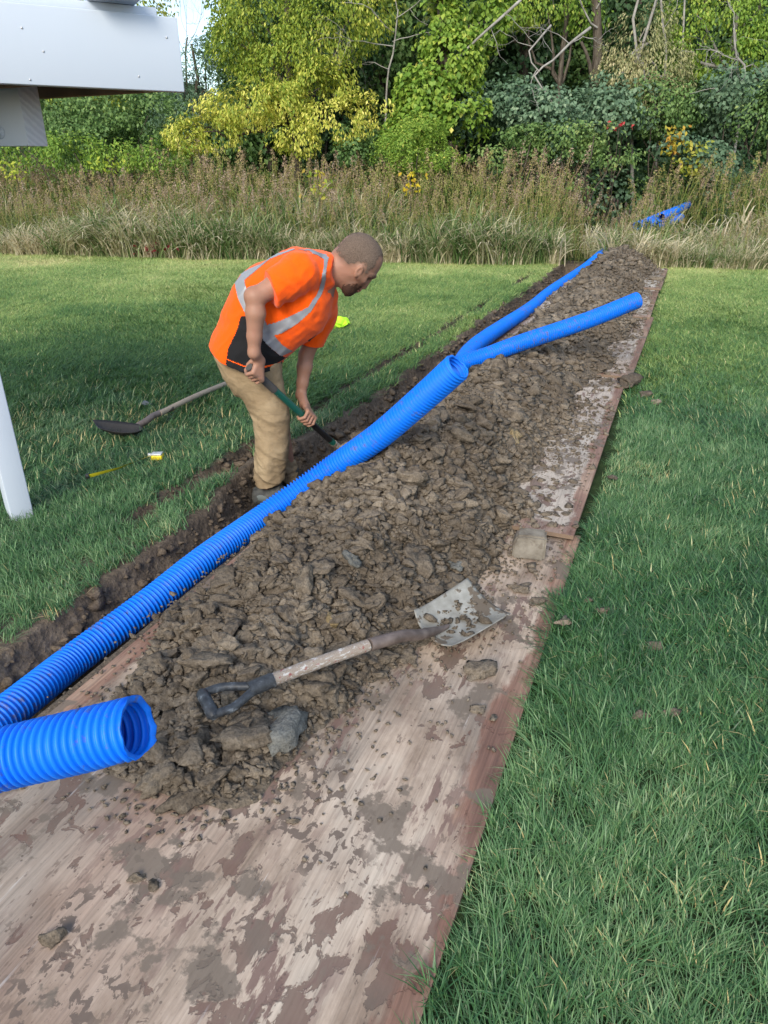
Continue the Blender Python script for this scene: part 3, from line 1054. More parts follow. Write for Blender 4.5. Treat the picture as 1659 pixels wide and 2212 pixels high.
i = (np.arange(ny - 1)[:, None] * nx + np.arange(nx - 1)[None]).ravel()
q4 = np.stack([i, i + 1, i + nx + 1, i + nx], -1)
K = nx * ny
rim = np.concatenate([np.arange(nx), np.arange(1, ny) * nx + nx - 1, (ny - 1) * nx + np.arange(nx - 2, -1, -1), np.arange(ny - 2, 0, -1) * nx])
r2 = np.roll(rim, -1)
f = np.vstack([q4, q4[:, ::-1] + K, np.stack([rim, rim + K, r2 + K, r2], -1)])
blade = link('blade', mesh_np('blade', np.vstack([top, bot]), f, M_steel, True), sh)
nb = 85
bs, bq = np.clip(rng.normal(.56, .17, nb), .04, .96), np.clip(rng.normal(.52, .2, nb), .05, .97)
ii = (np.clip((bq * (ny - 1)).astype(int), 0, ny - 1) * nx + np.clip((bs * (nx - 1)).astype(int), 0, nx - 1))
pc = top[ii]
ss_ = np.clip(np.exp(rng.normal(math.log(.0055), .6, nb)), .0025, .02)
joined_clods('caked_soil', pc[:, 0], pc[:, 1], pc[:, 2] + ss_ * .3, ss_, sh, M_soil)

# long handled shovel thrown on the lawn
ls = empty('round_shovel', at_z(300, 910, .05))
tag(ls, 'long wooden handled shovel lying blade down on the lawn behind the man', 'shovel')
INV = -V3(ls.location)
h0_, h1_ = V3(at_z(345, 893, .085)) + INV, V3(at_z(495, 826, .05)) + INV
h2_ = h1_ + (h1_ - h0_) / np.linalg.norm(h1_ - h0_) * .28
MB().tube(spline([h0_, h0_ * .5 + h1_ * .5 + V3((0, 0, .008)), h1_, h2_], .05), .0165, 12).build('shaft', M_wood_plain, ls, True)
MB().tube(spline([V3(at_z(296, 921, .060)) + INV, V3(at_z(318, 908, .078)) + INV, V3(at_z(332, 898, .085)) + INV, h0_ * .85 + h1_ * .15], .015), .0185, 12).build('socket', M_sock, ls, True)
rL, rR = V3(at_z(203, 915, .085)) + INV, V3(at_z(309, 924, .070)) + INV
wv = V3((.10, -.16, -.015))
S, Q = np.meshgrid(np.linspace(0, 1, 17), np.linspace(0, 1, 11))
wid = np.sin(np.pi * np.clip(S * .86 + .14, 0, 1)) ** .5
P0 = rL * (1 - S)[..., None] + rR * S[..., None] + wv * ((Q - .25) * wid)[..., None]
P0 = P0 + np.array([0, 0, 1.0]) * (.055 * (4 * (Q - .5) ** 2 - 1) * 0 - .045 * np.sin(np.pi * Q) * np.sin(np.pi * S) ** .5 + .012)[..., None]
top = P0.reshape(-1, 3)
i = (np.arange(10)[:, None] * 17 + np.arange(16)[None]).ravel()
q4 = np.stack([i, i + 1, i + 18, i + 17], -1)
K = len(top)
rim = np.concatenate([np.arange(17), np.arange(1, 11) * 17 + 16, 170 + np.arange(15, -1, -1), np.arange(9, 0, -1) * 17])
r2 = np.roll(rim, -1)
link('blade', mesh_np('blade', np.vstack([top, top - V3((0, 0, .003))]), np.vstack([q4, q4[:, ::-1] + K, np.stack([rim, rim + K, r2 + K, r2], -1)]), simple('dark_blade', (.030, .027, .026), .6, .2), True), ls)

# tape measure with its blade left out in the grass
M_yel = simple('tape_yellow', (.80, .62, .02), .4, nscale=60, var=.1)
M_sil = simple('tape_case_silver', (.48, .49, .50), .3, .3, nscale=30, var=.15)
M_blk = simple('black_rubber', (.02, .02, .022), .6)
tm = empty('tape_measure', at_z(340, 985, .038))
tag(tm, 'yellow and silver tape measure on the lawn, blade pulled out toward the post', 'tape measure')
INV = -V3(tm.location)
tm.scale = (.8, .8, .8)
mbx = MB().box((-.036, -.03, -.02), (.036, .03, .012))
mbx.build('case', M_yel, tm, True, .007)
MB().box((-.034, -.028, .0125), (.034, .028, .022)).build('case_face', M_sil, tm, True, .004)
MB().box((-.060, -.012, .000), (-.037, .012, .018)).build('nose', M_sil, tm, True, .004)
tp = spline([V3(at_z(322, 984, .045)) + INV, V3(at_z(280, 1000, .045)) + INV, V3(at_z(235, 1018, .065)) + INV, V3(at_z(190, 1030, .075)) + INV, V3(at_z(150, 1041, .075)) + INV], .02)
d_ = np.gradient(tp, axis=0)
sd = np.cross(d_, [0, 0, 1.0])
sd /= np.linalg.norm(sd, axis=1, keepdims=True)
tw = np.linspace(.3, 1.15, len(tp))[:, None]
sd2 = sd * np.cos(tw) + np.array([0, 0, 1.0]) * np.sin(tw) * -1
vv = np.concatenate([tp - sd2 * .0145, tp + V3((0, 0, -.002)), tp + sd2 * .0145])
n = len(tp)
i = np.arange(n - 1)
ff = np.vstack([np.stack([i, i + 1, i + n + 1, i + n], -1), np.stack([i + n, i + n + 1, i + 2 * n + 1, i + 2 * n], -1)])
vv2 = np.vstack([vv, vv + np.tile(np.array([[.0, .0006, -.0008]]), (len(vv), 1))])
t = NT('tape_blade')
px_ = t.coord('Generated')
tick = t.ramp(t.math('FRACT', t.math('MULTIPLY', t.sep(px_)[0], 34.0)), [(.0, 1.0), (.16, 1.0), (.2, 0.0)])
tk = t.math('MULTIPLY', tick, t.ramp(t.sep(px_)[2], [(.50, 1.0), (.54, 0.0)]))
M_tape = t.fin(t.mix(tk, (.84, .68, .03), (.02, .02, .02)), .35)
link('tape_blade', mesh_np('tape_blade', vv2, np.vstack([ff, ff[:, ::-1] + len(vv)]), M_tape, True), tm)
e0 = tp[-1]
MB().box(e0 - V3((.016, .010, .012)), e0 + V3((.004, .010, .014))).build('hook', M_blk, tm)

# neon cloth on the far lawn
t = NT('neon_cloth')
n1 = t.noise(t.coord(), 16, 4)
M_neon = t.fin(t.mix(n1, (.42, .85, .02), (.62, 1.0, .06)), .8, t.bump(n1, .6, .02), .2)
bm = bmesh.new()
bmesh.ops.create_icosphere(bm, subdivisions=4, radius=1)
for q in bm.verts:
    k = q.co.copy()
    nn = float(fbm(k.x * 1.6, k.y * 1.6, k.z * 1.6, 3, 66))
    q.co = Vector((k.x * .125 * (1 + .35 * nn), k.y * .10 * (1 + .4 * nn), (k.z * .040) * (1 + 1.5 * nn) + .014 * math.sin(k.x * 4 + k.y * 3)))
me = bpy.data.meshes.new('neon_cloth')
bm.to_mesh(me)
bm.free()
for q in me.polygons: q.use_smooth = True
me.materials.append(M_neon)
o = link('neon_cloth', me, None, V3(at_z(731, 697, .06)))
tag(o, 'crumpled neon yellow cloth lying on the lawn beyond the man', 'cloth')

# ================================================================== DECK
t = NT('white_paint')
p = t.pos()
n1 = t.noise(p, 1.6, 4)
n2 = t.noise(t.mapping(p, (1, 1, .12)), 60, 5)
spot = t.ramp(t.vor(p, 7.0), [(.016, 1.0), (.024, 0.0)])
c = t.mix(n1, (.53, .59, .67), (.60, .65, .72))
c = t.mix(spot, c, (.25, .25, .26))
M_white = t.fin(c, .5, t.bump(n2, .10, .003), .4)
t = NT('white_saw_cut')
p = t.pos()
wv_ = t.n.new('ShaderNodeTexWave')
t.l.new(t.mapping(p, (1, 1, .75), rot=(.2, .6, .3)), wv_.inputs['Vector'])
wv_.inputs['Scale'].default_value = 26
wv_.inputs['Distortion'].default_value = 5
wv_.inputs['Detail'].default_value = 3
M_saw = t.fin(t.mix(wv_.outputs['Fac'], (.50, .55, .62), (.60, .65, .71)), .6, t.bump(wv_.outputs['Fac'], .35, .004), .3)
M_joist = simple('raw_joist', (.16, .095, .055), .8, nscale=9, var=.5, stretch=(1, 1, .2))

deck = empty('deck', (-1.6, 3.0, 0))
tag(deck, 'white painted raised deck corner with its support post at the left', 'deck')
DO = -V3(deck.location)
ZB, ZT = 1.65, 1.875
Cn = V3((-.722, 2.98, 0))
Av = V3((-.877, -.480, 0))
Bv = V3((-.887, .463, 0))
def plank(name, a, b, z0, z1, th, mat, side, bevel=.003, parent=deck):
    """a vertical board from a to b, thickness th to the side given"""
    a, b = V3(a), V3(b)
    d = (b - a) / np.linalg.norm(b - a)
    n = np.array([-d[1], d[0], 0]) * side * th
    v = []
    for z in (z0, z1):
        for q in (a, b, b + n, a + n):
            v.append((q[0], q[1], z))
    m = MB()
    m.add(V3(v) + DO, [[0, 3, 2, 1], [4, 5, 6, 7], [0, 1, 5, 4], [1, 2, 6, 5], [2, 3, 7, 6], [3, 0, 4, 7]])
    o = m.build(name, mat, parent, False, bevel)
    bm = bmesh.new()
    bm.from_mesh(o.data)
    bmesh.ops.recalc_face_normals(bm, faces=bm.faces)
    bm.to_mesh(o.data)
    bm.free()
    return o
plank('fascia_board', Cn, Cn + Av * 3.2, ZB, ZT, .038, M_white, -1)
fas = bpy.data.objects['fascia_board']
fn_ = np.cross(Av, [0, 0, 1.0])
fn_ = fn_ if fn_ @ (V3((0, 0, CAM_H)) - Cn) > 0 else -fn_
for (px, py) in ((94, 111), (65, 172), (360, 81), (47, 60), (300, 165)):
    r_ = V3(ray(px, py))
    tt = ((Cn - V3((0, 0, CAM_H))) @ fn_) / (r_ @ fn_)
    q = V3((0, 0, CAM_H)) + r_ * tt
    MB().lathe([(0, .002), (.0035, .0015), (.004, -.001)], Matrix.Translation(Vector(q + DO)) @ Vector(fn_).to_track_quat('Z', 'Y').to_matrix().to_4x4(), 8).build('nail_head', M_sil, fas)
plank('rim_board', Cn + Bv * .09 + Av * .0, Cn + Bv * 3.6, ZB + .004, ZT - .004, .038, M_joist, 1)
for k in range(4):
    a = Cn + Av * (.42 + .42 * k) + V3((-.02, .07, 0))
    plank('joist', a + Bv * .06, a + Bv * 2.2, ZB + .012, ZT - .03, .038, M_joist, 1)
# deck floor boards
for k in range(7):
    a = Cn + Av * .03 + Bv * (.05 + .147 * k)
    m = MB()
    b0, b1 = a + Av * (.0 + .0 * k), a + Av * 3.0
    d2 = Bv * .14
    z0, z1 = ZT + .002, ZT + .03
    v = [(*q[:2], z) for z in (z0, z1) for q in (b0, b1, b1 + d2, b0 + d2)]
    m.add(V3(v) + DO, [[0, 3, 2, 1], [4, 5, 6, 7], [0, 1, 5, 4], [1, 2, 6, 5], [2, 3, 7, 6], [3, 0, 4, 7]])
    m.build('floor_board', M_white if k == 0 else M_joist, deck, False, .002)
# beam and bolt below
b0 = V3(at_d(104, 314, 2.76))
b1 = V3(at_d(61, 320, 2.71))
zb_ = 1.478
ed = b1 - b0
ed[2] = 0
ed /= np.linalg.norm(ed)
bd_ = np.array([ed[1], -ed[0], 0])
bd_ = bd_ if bd_[1] > 0 else -bd_
e0, e1 = V3((*b0[:2], 0)), V3((*(b0 + ed * .078)[:2], 0))
v = [(*q[:2], z) for z in (zb_, 1.72) for q in (e0, e1, e1 + bd_ * 1.8 + ed * .9, e0 + bd_ * 1.8 + ed * .9)]
m = MB()
m.add(V3(v) + DO, [[0, 1, 2, 3], [4, 7, 6, 5], [1, 5, 6, 2], [2, 6, 7, 3], [3, 7, 4, 0], [0, 4, 5, 1]])
beam = m.build('beam', [M_white, M_saw], deck, False, .003)
bm = bmesh.new()
bm.from_mesh(beam.data)
bmesh.ops.recalc_face_normals(bm, faces=bm.faces)
for fc in bm.faces:
    if fc.normal.dot(Vector(-bd_)) > .7: fc.material_index = 1
bm.to_mesh(beam.data)
bm.free()
sidev = bd_ * 1.8 + ed * .9
sidev /= np.linalg.norm(sidev)
sn = np.cross(sidev, [0, 0, 1.0])
sn = sn if np.dot(sn, ed) > 0 else -sn
bc = e1 + sidev * .115 + V3((0, 0, 1.525)) + DO
Mr = Matrix.Translation(Vector(bc)) @ Vector(sn).to_track_quat('Z', 'Y').to_matrix().to_4x4()
MB().lathe([(0, .012), (.011, .012), (.012, .010), (.012, .004), (.022, .003), (.023, 0), (.0, -.002)], Mr, 12).build('bolt', M_white, beam, False)
# support post
c0, c1 = V3(at_z(27, 1128, 0)), V3(at_z(73, 1123, 0))
d = (c1 - c0) / np.linalg.norm(c1 - c0)
d = np.array([d[0] * math.cos(.42) - d[1] * math.sin(.42), d[0] * math.sin(.42) + d[1] * math.cos(.42), 0])
wd = np.linalg.norm(c1 - c0) * 1.06
c1 = c0 + d * wd
bk = np.array([-d[1], d[0], 0])
v = [(*q[:2], z) for z in (-.05, ZB - .002) for q in (c0, c1, c1 + bk * wd - d * .0, c0 + bk * wd * 1.0 - d * .0)]
m = MB()
m.add(V3(v) + DO, [[0, 3, 2, 1], [4, 5, 6, 7], [0, 1, 5, 4], [1, 2, 6, 5], [2, 3, 7, 6], [3, 0, 4, 7]])
m.build('support_post', M_white, deck, False, .004)
# railing post above the corner
rp = Cn + Av * .19 + Bv * .05
m = MB()
rot = Matrix.Translation(Vector((rp + DO)[:2].tolist() + [0])) @ Matrix.Rotation(math.atan2(Av[1], Av[0]), 4, 'Z')
m.box((-.048, -.0, ZT + .031), (.048, .0 + .09, ZT + 1.0), rot)
post2 = m.build('rail_post', M_white, deck, False, .004)
MB().box((-.09, -.030, ZT + .0315), (.068, .115, ZT + .06), rot).build('post_base', M_white, post2, False, .003)

# ================================================================== PERSON
PA = R(3)                       # he faces right and a little toward the camera
PF = np.array([math.cos(PA), -math.sin(PA), 0])
PL = np.array([math.sin(PA), math.cos(PA), 0])     # his left, away from the camera
g_ = ray((450 + 470 / 2.765) * .86406, (540 + 960 / 2.765) * .86406)
PS = np.array([g_[0] * 3.42 / g_[1], 3.42, 0])

def J(zx, zy, l=0.0):
    """joint seen at a place in the photograph, l metres to his left of his middle plane -> his own axes"""
    r_ = np.array(ray((450 + zx / 2.765) * .86406, (540 + zy / 2.765) * .86406))
    o = np.array([0, 0, CAM_H]) - PS
    t = (l - o @ PL) / (r_ @ PL)
    p = o + r_ * t
    return np.array([p @ PF, l, p[2]])

def J7(x, y, l=0.0):
    return J((780 + x / 7.5409 - 450) * 2.765, (560 + y / 7.5409 - 540) * 2.765, l)

def J5(x, y, l=0.0):             # third close look at the hands
    return J((560 + x / 5.53 - 450) * 2.765, (860 + y / 5.53 - 540) * 2.765, l)

def J8(x, y, l=0.0):             # close look at the boots
    return J((600 + x / 8.295 - 450) * 2.765, (1100 + y / 8.295 - 540) * 2.765, l)

def to_world(v):
    return PS[None] + v[:, 0:1] * PF + v[:, 1:2] * PL + v[:, 2:3] * np.array([0, 0, 1.0])

class Field:
    def __init__(s, lo, hi, h):
        s.lo, s.h = np.array(lo, float), h
        s.n = np.ceil((np.array(hi) - s.lo) / h).astype(int) + 1
        s.a = np.full(s.n, .05, np.float32)
        s.ax = [(s.lo[k] + np.arange(s.n[k]) * h).astype(np.float32) for k in range(3)]
    def block(s, lo, hi):
        i0 = np.clip(np.floor((np.array(lo) - s.lo) / s.h).astype(int), 0, s.n)
        i1 = np.clip(np.ceil((np.array(hi) - s.lo) / s.h).astype(int) + 1, 0, s.n)
        sl_ = tuple(slice(a, b) for a, b in zip(i0, i1))
        return sl_, s.ax[0][sl_[0]][:, None, None], s.ax[1][sl_[1]][None, :, None], s.ax[2][sl_[2]][None, None, :]
    def put(s, sl_, d, k, mode='add'):
        a = s.a[sl_]
        d = np.broadcast_to(d, a.shape)
        if mode == 'add':
            h = np.clip(k - np.abs(a - d), 0, None) / k
            s.a[sl_] = np.minimum(a, d) - h * h * k * .25
        else:
            d = -d
            h = np.clip(k - np.abs(a - d), 0, None) / k
            s.a[sl_] = np.maximum(a, d) + h * h * k * .25
    def cone(s, p, q, r0, r1, k=.012, mode='add'):
        p, q = np.asarray(p, float), np.asarray(q, float)
        m = max(r0, r1) + k + .012
        sl_, X, Y, Z = s.block(np.minimum(p, q) - m, np.maximum(p, q) + m)
        d = q - p
        L2 = max(d @ d, 1e-9)
        t = np.clip(((X - p[0]) * d[0] + (Y - p[1]) * d[1] + (Z - p[2]) * d[2]) / L2, 0, 1)
        dist = np.sqrt((X - p[0] - t * d[0]) ** 2 + (Y - p[1] - t * d[1]) ** 2 + (Z - p[2] - t * d[2]) ** 2)
        s.put(sl_, dist - (r0 + (r1 - r0) * t), k, mode)
    def chain(s, pts, rads, k=.012, mode='add'):
        for i in range(len(pts) - 1):
            s.cone(pts[i], pts[i + 1], rads[i], rads[i + 1], k, mode)
    def ell(s, c, ax, r, k=.012, mode='add'):
        """ellipsoid, ax = rows of unit axes"""
        c, ax, r = np.asarray(c, float), np.asarray(ax, float), np.asarray(r, float)
        ext = np.sqrt(((ax * r[:, None]) ** 2).sum(0)) + k + .01
        sl_, X, Y, Z = s.block(c - ext, c + ext)
        X, Y, Z = X - c[0], Y - c[1], Z - c[2]
        k0 = k1 = 0
        for i in range(3):
            w = X * ax[i][0] + Y * ax[i][1] + Z * ax[i][2]
            k0 = k0 + (w / r[i]) ** 2
            k1 = k1 + (w / r[i] ** 2) ** 2
        k0 = np.sqrt(k0)
        s.put(sl_, k0 * (k0 - 1) / np.maximum(np.sqrt(k1), 1e-6), k, mode)
    def slab(s, poly, l0, Wd, Rr, k=.012, clip=None, mode='add', power=2.0):
        """side outline poly ((s,z) pairs) rounded out to half width Wd about l0"""
        poly = np.asarray(poly, float)
        m = k + .012
        lo = (poly[:, 0].min() - m, l0 - Wd - m, poly[:, 1].min() - m)
        hi = (poly[:, 0].max() + m, l0 + Wd + m, poly[:, 1].max() + m)
        sl_, X, Y, Z = s.block(lo, hi)
        d2 = sdf2(poly, X[:, 0, 0], Z[0, 0, :])[:, None, :]
        q = np.clip(d2 / Rr + 1, 0, None)
        w = np.abs(Y - l0) / Wd
        F = ((q ** power + w ** power) ** (1 / power) - 1) * min(Rr, Wd)
        if clip is not None:
            F = np.maximum(F, sdf2(np.asarray(clip, float), X[:, 0, 0], Z[0, 0, :])[:, None, :])
        s.put(sl_, F, k, mode)
    def halfspace(s, p, n, lo=None, hi=None):
        """cut away everything on the +n side"""
        p, n = np.asarray(p), np.asarray(n) / np.linalg.norm(n)
        sl_, X, Y, Z = s.block(s.lo if lo is None else lo, (s.lo + s.n * s.h) if hi is None else hi)
        s.a[sl_] = np.maximum(s.a[sl_], (X - p[0]) * n[0] + (Y - p[1]) * n[1] + (Z - p[2]) * n[2])
    def mesh(s, smooth=2):
        a = s.a
        ins = a < 0
        nx, ny, nz = a.shape
        c = np.zeros((nx - 1, ny - 1, nz - 1), np.int8)
        for i in (0, 1):
            for j in (0, 1):
                for k in (0, 1):
                    c += ins[i:nx - 1 + i, j:ny - 1 + j, k:nz - 1 + k]
        act = (c > 0) & (c < 8)
        idx = np.argwhere(act)
        vid = np.full(act.shape, -1, np.int32)
        vid[act] = np.arange(len(idx))
        acc = np.zeros((len(idx), 3))
        cnt = np.zeros(len(idx))
        cor = [(i, j, k) for i in (0, 1) for j in (0, 1) for k in (0, 1)]
        val = np.stack([a[idx[:, 0] + i, idx[:, 1] + j, idx[:, 2] + k] for i, j, k in cor], 1)
        for e in range(8):
            for f in range(e + 1, 8):
                dd = np.abs(np.array(cor[e]) - np.array(cor[f]))
                if dd.sum() != 1: continue
                x = (val[:, e] < 0) != (val[:, f] < 0)
                t = val[x, e] / (val[x, e] - val[x, f])
                acc[x] += np.array(cor[e])[None] + t[:, None] * (np.array(cor[f]) - np.array(cor[e]))[None]
                cnt[x] += 1
        v = s.lo + (idx + acc / cnt[:, None]) * s.h
        quads = []
        for d in range(3):
            e1, e2 = [(1, 2), (2, 0), (0, 1)][d]
            A = [slice(None)] * 3
            A[d] = slice(0, -1)
            B = [slice(None)] * 3
            B[d] = slice(1, None)
            x = ins[tuple(A)] != ins[tuple(B)]
            E_ = np.argwhere(x)
            E_ = E_[(E_[:, e1] > 0) & (E_[:, e2] > 0) & (E_[:, e1] < a.shape[e1] - 1) & (E_[:, e2] < a.shape[e2] - 1)]
            def g(o1, o2):
                q = E_.copy()
                q[:, e1] += o1
                q[:, e2] += o2
                return vid[q[:, 0], q[:, 1], q[:, 2]]
            q = np.stack([g(-1, -1), g(0, -1), g(0, 0), g(-1, 0)], -1)
            flip = ~ins[E_[:, 0], E_[:, 1], E_[:, 2]]
            q[flip] = q[flip][:, ::-1]
            quads.append(q)
        q = np.vstack(quads)
        q = q[(q >= 0).all(1)]
        for _ in range(smooth):
            acc = np.zeros_like(v)
            cnt = np.zeros(len(v))
            for i in range(4):
                for j in (1, 3):
                    np.add.at(acc, q[:, i], v[q[:, (i + j) % 4]])
                    np.add.at(cnt, q[:, i], 1)
            v = v * .5 + acc / np.maximum(cnt, 1)[:, None] * .5
        return v, q

def sdf2(poly, xs, zs):
    X, Z = np.meshgrid(xs, zs, indexing='ij')
    d = np.full(X.shape, 1e9)
    ins = np.zeros(X.shape, bool)
    n = len(poly)
    for i in range(n):
        a, b = poly[i], poly[(i + 1) % n]
        e = b - a
        wx, wz = X - a[0], Z - a[1]
        t = np.clip((wx * e[0] + wz * e[1]) / max(e @ e, 1e-12), 0, 1)
        d = np.minimum(d, (wx - t * e[0]) ** 2 + (wz - t * e[1]) ** 2)
        c = (a[1] > Z) != (b[1] > Z)
        if c.any():
            xi = a[0] + (Z - a[1]) / ((b[1] - a[1]) if abs(b[1] - a[1]) > 1e-12 else 1e-12) * e[0]
            ins ^= c & (X < xi)
    return (np.sqrt(d) * np.where(ins, -1, 1)).astype(np.float32)

def inpoly(poly, x, z):
    poly = np.asarray(poly, float)
    ins = np.zeros(x.shape, bool)
    n = len(poly)
    for i in range(n):
        a, b = poly[i], poly[(i + 1) % n]
        c = (a[1] > z) != (b[1] > z)
        xi = a[0] + (z - a[1]) / ((b[1] - a[1]) if abs(b[1] - a[1]) > 1e-12 else 1e-12) * (b[0] - a[0])
        ins ^= c & (x < xi)
    return ins

def pz(pts, l=0.0, fn=J):
    q = np.array([fn(a, b, l) for a, b in pts])
    return q[:, [0, 2]]

def vnormals(v, q):
    fn = np.cross(v[q[:, 2]] - v[q[:, 0]], v[q[:, 3]] - v[q[:, 1]])
    n = np.zeros_like(v)
    for i in range(4): np.add.at(n, q[:, i], fn)
    return n / np.maximum(np.linalg.norm(n, axis=1, keepdims=True), 1e-12)

def part_of(name, v, q, keep, mat, parent, off=0.0, attrs=None, smooth=True):
    """a piece of a surface, lifted off it by off"""
    if off:
        v = v + vnormals(v, q) * off
    q = q[keep]
    used, inv = np.unique(q, return_inverse=True)
    at = {k: (a, b[used]) for k, (a, b) in (attrs or {}).items()}
    o = link(name, mesh_np(name, to_world(v[used]), inv.reshape(q.shape), mat, smooth, at), parent)
    return o

# ---- shovel he holds (axis needed by the hands)
HA0, HA1 = J(430, 1000, -.275), J(1105, 1610, .15)
hax = (HA1 - HA0) / np.linalg.norm(HA1 - HA0)
def on_handle(zx):
    """point of the handle axis seen at abscissa zx"""
    best, bd2 = None, 1e9
    for t in np.linspace(-.1, 1.1, 400):
        p = HA0 + (HA1 - HA0) * t
        w = PS + p[0] * PF + p[1] * PL + np.array([0, 0, p[2]])
        px, _, _ = proj(w)
        z = (px / .86406 - 450) * 2.765
        if abs(z - zx) < bd2: bd2, best = abs(z - zx), p
    return best
HR = .0165

# ---- key joints
shN, elN, wrN = J(820, 400, -.17), J(520, 560, -.27), J(512, 945, -.275)
shF, elF, wrF = J(985, 690, .17), J(872, 960, .175), J(836, 1235, .13)
hN = on_handle(520)
hF = on_handle(868)
F1 = Field((-.50, -.44, -.25), (.80, .36, 1.42), .0044)

# head
skull = pz([(430, 520), (480, 420), (540, 350), (640, 240), (760, 180), (880, 160), (1000, 182), (1120, 245), (1220, 345), (1290, 455), (1332, 580), (1342, 680), (1318, 780), (1262, 885), (1195, 965), (1150, 1030), (1090, 1052), (1040, 1090), (960, 1130), (800, 1120), (640, 1000), (520, 800)], 0, J7)
F1.slab(skull, 0, .080, .085, .01)
jaw = pz([(760, 900), (1000, 960), (1060, 1075), (1020, 1130), (965, 1185), (925, 1215), (905, 1240), (862, 1248), (845, 1282), (800, 1318), (740, 1352), (690, 1366), (640, 1355), (592, 1308), (556, 1230), (540, 1150), (600, 1000)], 0, J7)
F1.slab(jaw, 0, .060, .060, .022)
nose0, nose1 = J7(1085, 1050), J7(985, 1172)
F1.cone(nose0, nose1, .008, .0135, .012)
F1.cone(J7(960, 1185, -.012), J7(985, 1180, -.003), .008, .009, .006)
F1.cone(J7(960, 1185, .012), J7(985, 1180, .003), .008, .009, .006)
for sgn in (-1, 1):
    F1.cone(J7(1175, 990, .012 * sgn), J7(1115, 985, .045 * sgn), .010, .009, .012)          # brow
    F1.ell(J7(1060, 1030, .034 * sgn), np.eye(3), (.013, .014, .013), .010, 'sub')           # eye socket
    F1.ell(J7(1045, 1020, .031 * sgn), np.eye(3), (.0115, .0115, .0115), .004)               # eyelid
    F1.cone(J7(960, 1040, .048 * sgn), J7(900, 1000, .062 * sgn), .014, .012, .02)           # cheekbone
    # ear
    e0, e1 = J7(945, 800, .080 * sgn), J7(815, 975, .076 * sgn)
    ea = (e0 - e1) / np.linalg.norm(e0 - e1)
    en = np.array([0, sgn, 0]) - ea * (ea[1] * sgn)
    en = en * .9 + np.cross(ea, en) * -.35 * sgn
    en /= np.linalg.norm(en)
    eb = np.cross(ea, en)
    F1.ell((e0 + e1) / 2 + en * .004, [ea, eb, en], (.030, .0175, .0075), .004)
    F1.ell((e0 + e1) / 2 + en * .0115 + ea * .004, [ea, eb, en], (.018, .0095, .0065), .003, 'sub')
    F1.cone(e1 + en * .002, e1 + ea * .006 + en * .003, .007, .008, .004)
F1.cone(J7(905, 1240, -.018), J7(905, 1240, .018), .0075, .0075, .006)                       # lips
F1.cone(J7(868, 1262, -.016), J7(868, 1262, .016), .0080, .0080, .006)
# neck and shoulders
F1.slab(pz([(1040, 262), (1075, 240), (1190, 260), (1240, 420), (1140, 480), (1060, 482), (960, 520), (900, 420), (960, 300)]), 0, .068, .07, .03)
F1.chain([shN, (shN + shF) / 2 + np.array([.01, 0, .03]), shF], [.065, .085, .065], .04)
F1.slab(pz([(1000, 300), (800, 270), (560, 380), (420, 560), (350, 760), (300, 930), (430, 1010), (640, 1020), (800, 880), (940, 760), (1020, 600), (1040, 480)]), 0, .15, .14, .03)
# legs under the trousers
for l, kx, ky, ax_, ay in ((-.052, 615, 1420, 600, 1850), (.115, 680, 1400, 750, 1760)):
    F1.chain([J(470, 960, l), J(kx, ky, l), J(ax_, ay, l)], [.075, .052, .036], .03)
# arms
F1.chain([shN, shN * .5 + elN * .5, elN], [.056, .048, .040], .02)
fm = elN * .72 + wrN * .28
F1.chain([elN, fm + np.array([.004, -.004, 0]), wrN * .7 + elN * .3, wrN], [.039, .042, .032, .026], .015)
F1.ell(elN + np.array([-.012, 0, .004]), np.eye(3), (.034, .034, .036), .02)
F1.chain([shF, shF * .5 + elF * .5, elF], [.050, .044, .037], .02)
fm = elF * .70 + wrF * .30
F1.chain([elF, fm, wrF * .7 + elF * .3, wrF], [.037, .038, .029, .0245], .015)

def grip_hand(wrist, Hc, palm_dir, wrap, thumb_sgn, along=1.0, scale=1.0, knuckle=35, spread=.0205):
    """hand closed round the handle axis hax at Hc; palm lies on the palm_dir side, fingers wrap by sign wrap"""
    a = hax * along
    n = np.asarray(palm_dir, float)
    n = n - a * (n @ a)
    n /= np.linalg.norm(n)
    b = np.cross(a, n) * wrap
    def rot(deg):
        return n * math.cos(R(deg)) + b * math.sin(R(deg))
    rf = .0088 * scale
    pc = Hc + n * (HR + .015)
    kn = [Hc + a * o * spread * 1.02 + rot(knuckle) * (HR + .020) for o in (-1.5, -.5, .5, 1.5)]
    back = [wrist * .35 + (pc + a * o * .011 - b * .036) * .65 for o in (-1.5, -.5, .5, 1.5)]
    for k in range(4):                                           # metacarpals make the palm
        F1.cone(back[k], kn[k], .0150, .0115, .012)
    F1.chain([wrist, sum(back) / 4], [.027, .024], .015)
    rr = HR + rf * .9
    for k, o in enumerate((-1.5, -.5, .5, 1.5)):
        ln = (1.0, 1.08, 1.04, .84)[k]
        base = Hc + a * o * spread
        pts = [kn[k]]
        for dg, ex in ((knuckle + 62 * ln, .010), (knuckle + 120 * ln, .003), (knuckle + 172 * ln, 0)):
            pts.append(base + rot(dg) * (rr + ex) + a * .002 * o)
        rad = np.array([1.12, 1.04, .95, .82]) * rf * (.9 if k == 3 else 1)
        for i in range(3):
            F1.cone(pts[i], pts[i + 1], rad[i], rad[i + 1], .0022)
    tb = Hc + a * thumb_sgn * .030 + rot(-38) * (HR + .022)
    pts = [sum(back) / 4 * .5 + tb * .5, tb, Hc + a * thumb_sgn * .042 + rot(-85) * (rr + .006), Hc + a * thumb_sgn * .040 + rot(-135) * (rr + .001)]
    F1.chain(pts, [.0150, .0125, .0105, .0088], .004)

